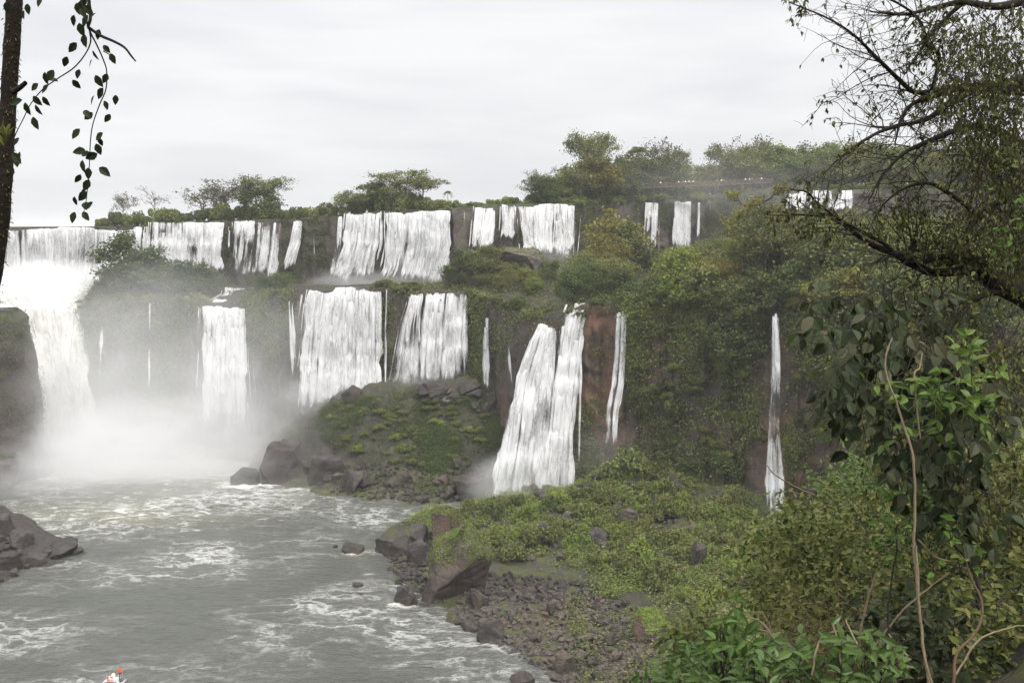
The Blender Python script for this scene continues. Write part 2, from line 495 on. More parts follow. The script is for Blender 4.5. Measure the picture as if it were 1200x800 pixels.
strip('lower_cliff', 0, n1, M['red_cliff'])
strip('rock_ledge', n1, n1 + n2, M['ledge'])
strip('upper_cliff', n1 + n2, n1 + n2 + n3 - 1, M['cliff'])
strip('plateau_ground', n1 + n2 + n3 - 1, nr - 1, M['forest_floor'])


def depth_lower(px, py):
    l = LT(px); b0 = l[..., 1] - 4.0
    zt = W(px, l[..., 0], l[..., 1])[..., 2]
    v = (400 - py) / FPX; sl = (-SP + v * CP) / (CP + v * SP)
    # point of the leaning face on this pixel row: d = dt - 4*(1 - z/zt), z = CAMZ + sl*d
    k = 4.0 / (zt + 2.5)
    d = (l[..., 1] - k * (zt - CAMZ)) / (1 - k * sl)
    return np.clip(d, b0, l[..., 1] + 3)


def depth_upper(px, py):
    a, b = UB(px), UT(px)
    f = np.clip((a[..., 0] - py) / (a[..., 0] - b[..., 0]), -0.2, 1.1)
    return a[..., 1] + f * (b[..., 1] - a[..., 1])


# ------------------------------------------------------------------ near slope with the green spur, and the rock mound in mid river
class TPS:
    def __init__(s, pts, smooth=0.0):
        pts = np.asarray(pts, float); s.x = pts[:, :2]; n = len(pts)
        K = s.k(np.linalg.norm(s.x[:, None] - s.x[None], axis=-1)) + smooth * np.eye(n)
        P = np.c_[np.ones(n), s.x]
        A = np.block([[K, P], [P.T, np.zeros((3, 3))]])
        s.w = np.linalg.solve(A, np.r_[pts[:, 2], 0, 0, 0])
    @staticmethod
    def k(r): return np.where(r > 1e-9, r * r * np.log(r + 1e-9), 0)
    def __call__(s, x, y):
        q = np.stack([x, y], -1).reshape(-1, 2); out = np.zeros(len(q))
        for i in range(0, len(q), 20000):
            c = q[i:i + 20000]
            out[i:i + 20000] = s.k(np.linalg.norm(c[:, None] - s.x[None], axis=-1)) @ s.w[:-3] + s.w[-3] + c @ s.w[-2:]
        return out.reshape(np.shape(x))


ctl = [tuple(WZ(a, b, 0.0)) for a, b in [(452, 650), (478, 690), (520, 725), (560, 745), (610, 770), (640, 790), (700, 850), (780, 950)]]
ctl += [(p[0] - 12, p[1] - 2, -3.0) for p in ctl[:8]]
ctl += [tuple(W(*a)) for a in [(505, 600, 195), (560, 590, 199), (600, 582, 202), (680, 570, 201), (720, 545, 198), (760, 550, 193), (810, 565, 186), (860, 580, 178),
                               (890, 612, 172), (540, 630, 182), (620, 645, 172), (700, 625, 174), (800, 640, 160), (700, 700, 149), (650, 725, 144), (590, 690, 158),
                               (800, 720, 138), (850, 680, 147), (780, 785, 121), (900, 700, 131), (880, 790, 110), (960, 690, 118), (1000, 620, 140), (1050, 580, 150), (740, 760, 131)]]
ctl += [(0, 212, -3), (10, 216, 0), (20, 214, 3), (40, 206, 8), (70, 190, 14), (-30, 200, -5), (-40, 160, -7), (-25, 110, -6), (0, 60, -4), (60, 60, 5), (90, 100, 16), (100, 150, 20)]
spur = TPS(ctl, 2.0)


def near_plane(x, y):
    z = 53.35 + 0.757 * x - 0.577 * y
    z = np.where(z > 53.5, 53.5 + (z - 53.5) * 0.25, z)
    return z


def slope_z(x, y):
    a, b = spur(x, y), near_plane(x, y)
    k = 3.0
    m = np.maximum(a, b); return m + k * np.log1p(np.exp(-np.abs(a - b) / k)) * np.exp(-np.maximum(0, -np.minimum(a, b)) / 3) * 0.6


xs = np.arange(-45, 110, 0.55); ys = np.concatenate([np.arange(-40, 90, 1.2), np.arange(90, 216, 0.5)])
X, Y = np.meshgrid(xs, ys)
Z = slope_z(X, Y)
pp = np.stack([X, Y, Z], -1)
far_f = np.clip((Y - 60) / 40, 0, 1)
bmp = fbm(pp * 0.12, 3, 61) * 1.5 + fbm(pp * 0.45, 3, 62) * 0.55 + np.abs(fbm(pp * 0.9, 3, 63)) * 0.5
shore = np.clip((Z + 1.0) / 3.0, 0.25, 1)
Z = Z + bmp * (0.25 + 0.75 * far_f) * shore
Z = np.where((X ** 2 + Y ** 2) < 16, np.minimum(Z, 53.3), Z)
SLV = np.stack([X, Y, Z], -1).reshape(-1, 3); SLF = grid_faces(len(ys), len(xs))
tag(mesh_np('green_spur_ground', SLV, SLF, M['soil'], True), kind='structure')

mctl = [tuple(WZ(a, b, 0.0)) for a, b in [(296, 556), (318, 566), (345, 573), (380, 580), (430, 587), (480, 590), (530, 592), (575, 596), (600, 600)]]
mctl += [(p[0] - 3, p[1] - 9, -4.0) for p in mctl]
mctl += [tuple(W(*a)) for a in [(300, 530, 246), (330, 505, 243), (345, 530, 236), (365, 482, 242), (400, 463, 241), (440, 470, 238), (500, 452, 239), (545, 450, 239), (590, 468, 236),
                                (440, 520, 230), (400, 530, 230), (500, 510, 231), (560, 520, 228), (500, 555, 223), (440, 555, 224), (385, 555, 227), (560, 565, 220), (595, 560, 222)]]
mctl += [(-62, 250, -4), (-45, 253, 12), (-20, 253, 14), (0, 250, 12), (6, 230, 4), (8, 215, -3), (-66, 238, -5)]
mound = TPS(mctl, 1.5)
xs = np.arange(-70, 12, 0.4); ys = np.arange(202, 258, 0.4)
X, Y = np.meshgrid(xs, ys); Z = mound(X, Y)
pp = np.stack([X, Y, Z], -1)
Z += (fbm(pp * 0.16, 3, 71) * 2.2 + fbm(pp * 0.5, 3, 72) * 0.8 + np.abs(fbm(pp * 1.0, 3, 73)) * 0.6) * np.clip((Z + 1) / 3, 0.2, 1)
MDV = np.stack([X, Y, Z], -1).reshape(-1, 3); MDF = grid_faces(len(ys), len(xs))
tag(mesh_np('river_mound_ground', MDV, MDF, M['soil'], True), kind='structure')

CLV, CLF = G[:n1 + n2 + n3].reshape(-1, 3), grid_faces(n1 + n2 + n3, nc)
BV_SLOPE = BVHTree.FromPolygons([Vector(v) for v in SLV], SLF.tolist())
BV_MOUND = BVHTree.FromPolygons([Vector(v) for v in MDV], MDF.tolist())
BV_CLIFF = BVHTree.FromPolygons([Vector(v) for v in CLV], CLF.tolist())
ORI = Vector((0, 0, CAMZ))


def hit(px, py, *bvs):
    """first ground point seen at the pixel, with its normal"""
    d = Vector(W(px, py, 10.0)) - ORI; d.normalize(); best = None
    for b in bvs:
        h = b.ray_cast(ORI, d)
        if h[0] is not None and (best is None or h[3] < best[2]): best = (h[0], h[1], h[3])
    return best


def drop(x, y, bv):
    h = bv.ray_cast(Vector((x, y, 300)), Vector((0, 0, -1)))
    return h[0]


# ------------------------------------------------------------------ river
def axis(lo, fine_lo, fine_hi, hi, s):
    a = fine_lo - np.cumsum(s * 1.35 ** np.arange(1, 30)); a = a[a > lo]
    b = fine_hi + np.cumsum(s * 1.35 ** np.arange(1, 30)); b = b[b < hi]
    return np.concatenate([[lo], a[::-1], np.arange(fine_lo, fine_hi, s), b, [hi]])


BOULDERS_IN_RIVER = [(285, 559, 21, 12), (313, 565, 9, 4), (413, 641, 13, 9), (462, 636, 26, 14), (419, 684, 9, 3), (421, 696, 4, 3), (393, 641, 4, 2), (476, 700, 18, 12)]
xs = axis(-700, -128, 34, 140, 0.42); ys = axis(-300, 116, 262, 268, 0.42)
X, Y = np.meshgrid(xs, ys)
foam = np.zeros_like(X)
def blob(px, py, rx, ry, k):
    c = WZ(px, py, 0.0)
    return k * np.exp(-(((X - c[0]) / rx) ** 2 + ((Y - c[1]) / ry) ** 2))
foam += blob(60, 545, 42, 16, 0.6) + blob(200, 548, 36, 14, 0.5) + blob(230, 590, 34, 14, 0.26) + blob(320, 572, 14, 10, 0.22) + blob(70, 610, 34, 14, 0.22) + blob(600, 605, 12, 8, 0.5)
for px, py, rw, rh in BOULDERS_IN_RIVER:
    c = WZ(px, py + rh * 0.7, 0.0); k = rw * c[1] / FPX
    foam += 0.4 * np.exp(-(((X - c[0]) / (k * 1.25)) ** 2 + ((Y - c[1]) / (k * 0.9)) ** 2) ** 2)
sz = slope_z(X, Y)
foam += 0.16 * np.exp(-(np.minimum(sz + 0.9, 3) / 0.5) ** 2) * (np.abs(X) < 100)
foam = np.clip(foam, 0, 1)
pw = np.stack([X * 0.9, Y * 0.9, 0 * X], -1)
amp = 0.17 + 0.45 * np.clip(foam * 1.6, 0, 1)
ch1 = fbm(np.stack([X * 0.16 + Y * 0.05, Y * 0.30, 0 * X], -1), 3, 81); ch2 = 1 - np.abs(fbm(np.stack([X * 0.45 + Y * .1, Y * 0.8, 0 * X], -1), 3, 83)) * 2
Zw = amp * (ch1 * 1.3 + ch2 * 0.55 - 0.2)
RIV = np.stack([X, Y, Zw], -1).reshape(-1, 3)

m, t = new_mat('river_water')
tc = t.n('TexCoord'); v = tc.outputs['Object']
at = t.n('Attribute', attribute_name='foam').outputs['Fac']
warp = t.n('TexNoise', {'Vector': v, 'Scale': 0.06, 'Detail': 3})
wv = t.n('VectorMath', {0: warp.outputs['Color'], 1: (9, 9, 0)}, operation='MULTIPLY')
vv = t.n('VectorMath', {0: v, 1: wv.outputs[0]}, operation='ADD').outputs[0]
big = t.noise(t.scale(vv, (0.030, 0.045, 1)), 1.0, 3, 0.5)
ln = t.noise(t.scale(vv, (0.10, 0.17, 1)), 1.0, 5, 0.62)
def thread(n_, k): return t.math('SUBTRACT', 1.0, t.math('MULTIPLY', t.math('ABSOLUTE', t.math('SUBTRACT', n_, 0.5)), k), clamp=True)
ln2 = t.noise(t.scale(vv, (0.26, 0.40, 1)), 1.0, 5, 0.62)
fine = t.noise(t.scale(vv, (1.3, 2.3, 1)), 1.0, 6, 0.75)
ridge = t.math('MAXIMUM', thread(ln, 20.0), t.math('MULTIPLY', thread(ln2, 20.0), 0.3))
streak = t.math('MULTIPLY', t.math('MULTIPLY', ridge, t.smooth(big, 0.40, 0.70)), t.smooth(fine, 0.30, 0.58))
turb = t.noise(t.scale(v, (0.22, 0.5, 1)), 1.0, 6, 0.72, 0.8)
tb = t.smooth(t.math('ADD', turb, t.math('MULTIPLY', at, 0.62)), 0.66, 0.92)
fm = t.math('MAXIMUM', t.math('MULTIPLY', streak, 0.75), tb)
spk = t.math('MULTIPLY', t.smooth(t.noise(t.scale(v, (0.8, 1.9, 1)), 1.0, 4, 0.7), 0.70, 0.78), 0.25)
fm = t.math('MAXIMUM', fm, spk)
deep = t.mix(t.smooth(at, 0.08, 0.5), (0.096, 0.101, 0.086), (0.30, 0.29, 0.21))
deep = t.mix(t.smooth(big, 0.35, 0.7), deep, (0.122, 0.125, 0.108))
colw = t.mix(fm, deep, (0.82, 0.82, 0.79))
rip = t.math('ADD', t.noise(t.scale(v, (1.2, 2.4, 1)), 1.0, 5, 0.6), t.math('MULTIPLY', t.noise(t.scale(v, (0.35, 0.8, 1)), 1.0, 3, 0.6), 1.6))
bp = t.n('Bump', {'Strength': 1.0, 'Distance': 0.9, 'Height': rip})
p = t.n('BsdfPrincipled', {'Base Color': colw, 'Roughness': t.mix(fm, 0.10, 0.8, 'FLOAT'), 'IOR': 1.33, 'Normal': bp.outputs[0], 'Specular IOR Level': 0.45})
finish(t, p.outputs[0]); M['river'] = m
tag(mesh_np('river_water', RIV, grid_faces(len(ys), len(xs)), m, True, attrs={'foam': foam.ravel()}), kind='structure')

# ------------------------------------------------------------------ waterfalls
M['fall_thick'] = fall_mat('white_water_thick', 0.12, .4)
M['fall_mid'] = fall_mat('white_water', 0.22, .28)
M['fall_thin'] = fall_mat('white_water_thin', 0.33, .27)
M['fall_cream'] = fall_mat('silty_white_water', 0.08, .3, .1, tint=(0.75, 0.74, 0.69))


def waterfall(label, edge, tier, mat, dens=1.0, layers=2, off=1.5, spread=0.5, name='waterfall', wander=1.0, depth=None, wmin=0.5, wmax=2.3, gaps=.3):
    """edge: rows (py, left px, right px) from lip to foot. Many overlapping ribbons of falling water in one sheet."""
    edge = np.asarray(edge, float)
    py0, py1 = edge[0, 0], edge[-1, 0]
    dep = depth or (depth_lower if tier == 'low' else depth_upper)
    dm = float(dep(np.array(edge[:, 1:].mean()), np.array((py0 + py1) / 2)))
    mpp = dm / FPX
    Hm = (py1 - py0) * mpp
    wid_m = (edge[:, 2] - edge[:, 1]).mean() * mpp
    nrow = max(8, int(Hm / 1.1)); NC = 4
    mb = MB(); U1, U2, T3 = [], [], []; seed0 = edge[:, 1].mean() * .37
    ledges = [(rng.uniform(.2, .9), rng.uniform(.4, 1.2)) for _ in range(max(1, int(Hm / 9)))]
    for layer in range(layers):
        n = max(1, int(dens * wid_m / 0.95))
        ss = (np.arange(n) + rng.uniform(-0.4, 1.4, n)) / n
        ns = max(2, int(wid_m / 2.5)) if (wid_m > 3 and gaps and layer == 0) else 0
        stray_s = np.where(rng.random(ns) < .5, rng.uniform(-1.6, .3, ns), wid_m + rng.uniform(-.3, 1.6, ns)) / wid_m
        for k_, s in enumerate(list(ss) + list(stray_s)):
            stray = k_ >= n
            if not stray: s = min(max(s, 0.02), 0.98)
            if gaps and layer > 1 and n > 3 and fbm(np.array([s * wid_m * .33 + seed0, layer * .7, 0.0]), 2, 3) < -.25: continue
            if gaps and layer and n > 3 and fbm(np.array([s * wid_m * .3 + seed0, 5.0, 0.0]), 2, 3) < gaps - .72: continue
            wd = min(rng.uniform(wmin, wmax) * (2.0 if layer == 0 else 1), wid_m * 0.8)
            lip = max(0.0, fbm(np.array([s * wid_m * .16 + seed0, 1.0, 0.0]), 2, 13) + .1) * 1.5 / Hm
            t0 = lip + abs(rng.normal(0, 0.012)) + (0 if layer == 0 else rng.uniform(0, 0.3) * (rng.random() < 0.45))
            t1 = 1.0 - abs(rng.normal(0, .04)) if rng.random() < 0.7 else rng.uniform(0.5, 1)
            t0 = min(t0, .5)
            if wid_m < 3.2: t1 = 1.0
            if stray: wd = rng.uniform(.25, .7); t0 = rng.uniform(0, .45) if rng.random() < .7 else t0; t1 = min(1.0, t0 + rng.uniform(.25, .9))
            tt = np.linspace(t0, t1, nrow)
            py = py0 + tt * (py1 - py0)
            L = np.interp(py, edge[:, 0], edge[:, 1]); Rr = np.interp(py, edge[:, 0], edge[:, 2])
            ph = rng.uniform(0, 100)
            wob = fbm(np.stack([np.full(nrow, ph), tt * Hm * 0.09, 0 * tt], -1), 3, 5) * 0.45 * wander * min(1.0, wid_m / 4)
            cx = L + s * (Rr - L) + wob / mpp * (0.3 + tt)
            ww = wd * (0.75 + 0.5 * tt * spread + 0.35 * fbm(np.stack([np.full(nrow, ph + 9), tt * Hm * 0.2, 0 * tt], -1), 2, 6))
            cs = np.linspace(-0.5, 0.5, NC)
            PX = cx[:, None] + cs[None] * ww[:, None] / mpp
            ej = np.stack([np.full(nrow, seed0), tt * Hm * .22, 0 * tt], -1); ea = min(2.4, wid_m * .2) / mpp
            if not stray: PX = np.clip(PX, (L - ea * fbm(ej, 3, 51) * (.3 + tt))[:, None] + rng.uniform(-.4, .4) / mpp, (Rr + ea * fbm(ej + 31, 3, 52) * (.3 + tt))[:, None] + rng.uniform(-.4, .4) / mpp)
            arc = off * (1 - np.exp(-tt * Hm / 1.2)) + 0.9 * tt + layer * 0.35 + 0.15
            D = dep(PX, np.repeat(py[:, None], NC, 1)) - arc[:, None] - (0.25 - cs[None] ** 2) * 1.4 * rng.uniform(0.5, 1.2)
            lump = fbm(np.stack([PX * mpp * 0.7, np.repeat((tt * Hm)[:, None] * 0.28, NC, 1), np.full_like(PX, ph)], -1), 3, 8)
            D = D - lump * 0.9
            TT = np.repeat(tt[:, None], NC, 1)
            lw = fbm(np.stack([PX * mpp * .25, 0 * PX, 0 * PX + seed0], -1), 2, 61) * .12
            for tl, am in ledges: D = D - am * np.clip((TT - tl - lw) / .04, 0, 1) * .6
            T3.append((fbm(np.stack([PX * mpp * .33 + seed0, TT * Hm * .12, 0 * PX + layer * 3.1], -1), 3, 63) * 1.4 + sum(np.exp(-((TT - tl - lw) / .03) ** 2) * .35 for tl, am in ledges)).ravel())
            V = W(PX, np.repeat(py[:, None], NC, 1), D)
            mb.add(V, grid_faces(nrow, NC))
            U1.append(np.stack([np.repeat(cs[None], nrow, 0) * ww[:, None] + ph * 3, np.repeat((tt * Hm)[:, None], NC, 1) + ph], -1).reshape(-1, 2))
            U2.append(np.stack([np.repeat(cs[None] + 0.5, nrow, 0), np.repeat(((tt - t0) / (t1 - t0))[:, None], NC, 1)], -1).reshape(-1, 2))
    V, F = mb.arrays()
    o = mesh_np(name, V, F, mat, True, uvs={'flow': np.concatenate(U1), 'edge': np.concatenate(U2)}, attrs={'body': np.concatenate(T3)})
    return tag(o, label, 'waterfall')


TK, MD, TN = M['fall_thick'], M['fall_mid'], M['fall_thin']
waterfall('broad white curtain of the upper step farthest to the left, dropping into dense spray', [(265.5, -170, 168), (300, -170, 168), (342, -170, 166)], 'up', TK, 1.8, 3, gaps=.1)
waterfall('white curtain of the upper step just right of the bushy ledge hump', [(260, 180, 264), (290, 178, 263), (326, 175, 262)], 'up', MD, 1.3, 2)
waterfall('broken veil of thin streams beside the white curtain above the square cascade', [(258, 275, 333), (290, 273, 330), (334, 268, 322)], 'up', TN, 1.25, 2)
waterfall('narrow slanting fall between the broken veil and the dark cliff of the upper step', [(256, 346, 354), (285, 341, 351), (322, 329, 343)], 'up', MD, 2.0, 2)
waterfall('thin trickle down the dark upper cliff left of the two great upper falls', [(258, 364, 368), (320, 364, 369)], 'up', TN, 1, 1)
waterfall('slender fall hugging the left side of the first great upper fall', [(252, 396, 402), (290, 391, 400), (331, 381, 395)], 'up', MD, 1.6, 2)
waterfall('steep white upper fall that widens leftward, above the widest lower curtain', [(249, 406, 446), (285, 403, 443), (335, 387, 432)], 'up', TK, 1.6, 3)
waterfall('widest upper fall in the centre, ragged along its left foot', [(246.5, 452, 530), (285, 452, 529), (315, 446, 522), (334, 436, 519)], 'up', TK, 1.4, 3)
waterfall('faint thin veil on the dark cliff right of the widest upper fall', [(246, 541, 549), (285, 540, 550)], 'up', TN, 1.0, 1)
waterfall('upper fall behind the mossy knoll, first of three', [(241, 556, 580), (270, 553, 578), (296, 550, 576)], 'up', MD, 1.5, 2)
waterfall('narrow upper fall behind the mossy knoll, between two wider ones', [(239, 588, 603), (285, 586, 600)], 'up', MD, 1.4, 2)
waterfall('square white upper fall pouring behind the brown rock and treetops', [(238.5, 609, 674), (270, 609, 673), (306, 612, 671)], 'up', MD, 1.7, 3)
waterfall('hair-thin trickle on the grey upper cliff below the tourist walkway', [(236, 747, 750), (275, 746, 750)], 'up', TN, 1.0, 1)
waterfall('tall twin-threaded fall under the walkway, left of its brighter neighbour', [(235, 757, 771), (300, 754, 769)], 'up', MD, 1.4, 2)
waterfall('bright tall fall under the walkway with a fainter right half', [(234, 789, 810), (296, 787, 808)], 'up', TK, 1.3, 2)
waterfall('single thin fall right of the bright one under the walkway', [(234, 817, 822), (285, 816, 822)], 'up', MD, 1.5, 2)
waterfall('last faint trickle on the grey cliff before the yellowish treetops', [(236, 830, 833), (270, 830, 833)], 'up', TN, 1, 1)
waterfall('far row of white falls glimpsed through the tree branches', [(223, 928, 1000), (248, 926, 998)], 'up', TN, 1.4, 2)
# lower step
waterfall('square white cascade of the lower step vanishing into the mist', [(357, 239, 288), (420, 238, 289), (515, 236, 292)], 'low', MD, 1.6, 3)
waterfall('faint wet streaks on the misty lower cliff left of the square cascade', [(354, 175, 183), (470, 174, 184)], 'low', TN, 0.9, 1)
waterfall('thin wisp on the misty lower cliff nearest the roaring chute', [(366, 118, 124), (460, 112, 122)], 'low', TN, 0.9, 1)
waterfall('thin white thread left of the widest lower curtain', [(348, 337, 343), (400, 339, 346), (450, 341, 350)], 'low', MD, 1.2, 2)
waterfall('widest white curtain of the lower step, falling behind the rock mound', [(335.5, 362, 448), (370, 357, 447), (490, 346, 446)], 'low', TK, 1.5, 3, 1.7)
waterfall('left of three columns of white water behind the rock mound', [(342, 481, 497), (380, 470, 494), (460, 456, 492)], 'low', TK, 1.6, 3)
waterfall('middle of three columns of white water behind the rock mound', [(343, 498, 522), (380, 494, 519), (458, 489, 515)], 'low', TK, 1.6, 3)
waterfall('right of three columns of white water behind the rock mound', [(343, 523, 547), (380, 520, 547), (458, 514, 548)], 'low', TK, 1.5, 3)
waterfall('thin fall on red rock between the three columns and the big front fall', [(370, 568, 572), (410, 566, 574), (468, 564, 576)], 'low', TN, 1.4, 2, depth=lambda a, b: depth_lower(a, b) - 1)
waterfall('faint trickle down the red rock beside the big front fall', [(388, 590, 595), (460, 590, 602)], 'low', TN, 1.0, 1, depth=lambda a, b: depth_lower(a, b) - 1)


def front_depth(px, py):
    return 211.5 - (py - 357) / 228 * 8.5 + 0 * px


waterfall('great front fall of two white torrents sliding down the rock above the green spur',
          [(378, 632, 652), (400, 622, 652), (440, 607, 650), (500, 594, 648), (600, 576, 645)], 'low', TK, 1.9, 4, 1.2, depth=front_depth, gaps=.1)
waterfall('right-hand torrent of the great front fall', [(366, 662, 691), (385, 660, 684), (430, 653, 679), (500, 645, 674), (598, 634, 670)], 'low', TK, 2.0, 4, 1.2, depth=front_depth, gaps=0)
waterfall('small stepped cascade at the lip of the great front fall', [(355, 672, 694), (370, 668, 692)], 'low', MD, 1.6, 2, 0.3, depth=front_depth)
waterfall('thin thread of water at the right flank of the great front fall', [(390, 681, 685), (560, 678, 686)], 'low', TN, 1.3, 2, depth=lambda a, b: depth_lower(a, b) - 0.6)
waterfall('slender bent fall on the cliff right of the great front fall', [(360, 724, 733), (410, 722, 732), (450, 718, 730), (480, 712, 724), (555, 706, 720)], 'low', TN, 1.7, 2, depth=lambda a, b: depth_lower(a, b) - 1.2)
waterfall('slim lone fall on the overgrown red cliff near the foreground tree', [(366, 905, 912), (420, 904, 913), (500, 902, 914), (545, 900, 916), (625, 897, 921)], 'low', TN, 1.5, 2, depth=lambda a, b: depth_lower(a, b) - 2.6)


def chute_depth(px, py):
    return np.interp(py, [330, 362, 520], [297, 262, 250]) + 0 * px


waterfall('roaring silt-white chute plunging between the left promontory and the misty cliff', [(332, -40, 168), (352, -20, 128), (365, 5, 108), (400, 25, 98), (450, 30, 102), (480, 30, 112), (555, 10, 140)],
          'low', M['fall_cream'], 1.7, 3, 0.5, depth=chute_depth, wmin=1.2, wmax=3.6, gaps=0)


def casc_depth(px, py):
    f = np.clip((py - 332) / 25, 0, 1); return (UB(px)[..., 1] * (1 - f) + LT(px)[..., 1] * f) + 0.3


waterfall('low stepped cascade crossing the ledge above the square cascade', [(334, 262, 312), (345, 262, 306), (358, 240, 290)], 'low', MD, 1.6, 2, 0.2, depth=casc_depth)

# ------------------------------------------------------------------ haze and spray
m, t = new_mat('thin_haze')
pv = t.n('VolumePrincipled', {'Color': (0.93, 0.94, 0.96, 1), 'Density': 0.00017, 'Anisotropy': 0.0})
finish(t, pv.outputs[0], True); M['haze'] = m
bm = bmesh.new(); bmesh.ops.create_cube(bm, size=1)
me = bpy.data.meshes.new('haze'); bm.to_mesh(me); bm.free(); me.materials.append(m)
hz = obj('haze', me); hz.scale = (9000, 8000, 110); hz.location = (0, 3300, 44); tag(hz, kind='stuff')


def mist(center, rad, dens, nscale=2.0, rot=0.0, edge=0.35):
    m, t = new_mat('spray_mist')
    tc = t.n('TexCoord'); v = tc.outputs['Object']
    ln = t.n('VectorMath', {0: v}, operation='LENGTH').outputs['Value']
    n = t.noise(v, nscale, 4, 0.6, 0.5)
    r2 = t.math('ADD', ln, t.math('MULTIPLY', t.math('SUBTRACT', n, 0.5), 1.3))
    f = t.smooth(r2, edge, 0.95, 1.0, 0.0)
    rim = t.smooth(ln, 0.75, 0.99, 1.0, 0.0)
    d = t.math('MULTIPLY', t.math('MULTIPLY', f, rim), dens)
    pv = t.n('VolumePrincipled', {'Color': (0.98, 0.98, 0.98, 1), 'Anisotropy': 0.0, 'Density': d})
    finish(t, pv.outputs[0], True)
    bm = bmesh.new(); bmesh.ops.create_icosphere(bm, subdivisions=3, radius=1)
    me = bpy.data.meshes.new('spray_mist'); bm.to_mesh(me); bm.free(); me.materials.append(m)
    o = obj('spray_mist', me); o.location = center; o.scale = rad; o.rotation_euler = (0, 0, rot)
    return tag(o, kind='stuff')


mist(W(150, 520, 238), (40, 17, 17), 0.085, 3.0, 0, .05)
mist(W(70, 490, 243), (24, 15, 26), 0.05, 2.6, 0, .05)
mist(W(190, 470, 238), (58, 19, 40), 0.042, 2.2, 0, .0)
mist(W(45, 348, 279), (32, 15, 13), 0.17, 2.6, 0, .1)
mist(W(300, 525, 238), (22, 11, 12), 0.05, 2.8, .4, .0)
mist(W(150, 560, 224), (62, 26, 10), 0.030, 3.0, 0, .0)
mist(W(120, 535, 230), (36, 20, 13), 0.055, 3.4, 0, .0)
mist(W(712, 530, 196), (10, 6, 9), 0.018, 2.8, 0, .0)
mist(W(907, 598, 175), (7, 5, 8), 0.02, 2.8, 0, .0)
mist(W(265, 470, 244), (14, 8, 18), 0.06, 2.6, 0, .0)
mist(W(395, 465, 243), (16, 7, 8), 0.09, 2.0)
mist(W(505, 448, 242), (13, 5, 5), 0.06, 2.0)
mist(W(615, 572, 200), (14, 8, 10), 0.09, 2.0)
mist(W(850, 222, 325), (46, 14, 15), 0.009, 2.2, 0, .0)
mist(W(640, 298, 287), (11, 5, 6), 0.05, 2.4, 0, .0)
mist(W(410, 330, 270), (16, 5, 5), 0.06, 2.6, 0, .0)
mist(W(480, 328, 268), (16, 5, 5), 0.05, 2.6, 0, .0)
mist(W(430, 332, 268), (20, 5, 3), 0.04, 2.0)

#@@PART2
# ------------------------------------------------------------------ tree and shrub kinds
def limb_path(a, b, sag, n=7, jit=0.06):
    a, b = np.asarray(a, float), np.asarray(b, float)
    t = np.linspace(0, 1, n)[:, None]
    L = np.linalg.norm(b - a)
    p = a + (b - a) * t + np.array([0, 0, 1.0]) * sag * L * (t * (1 - t))
    p[1:-1] += rng.normal(size=(n - 2, 3)) * L * jit
    return p


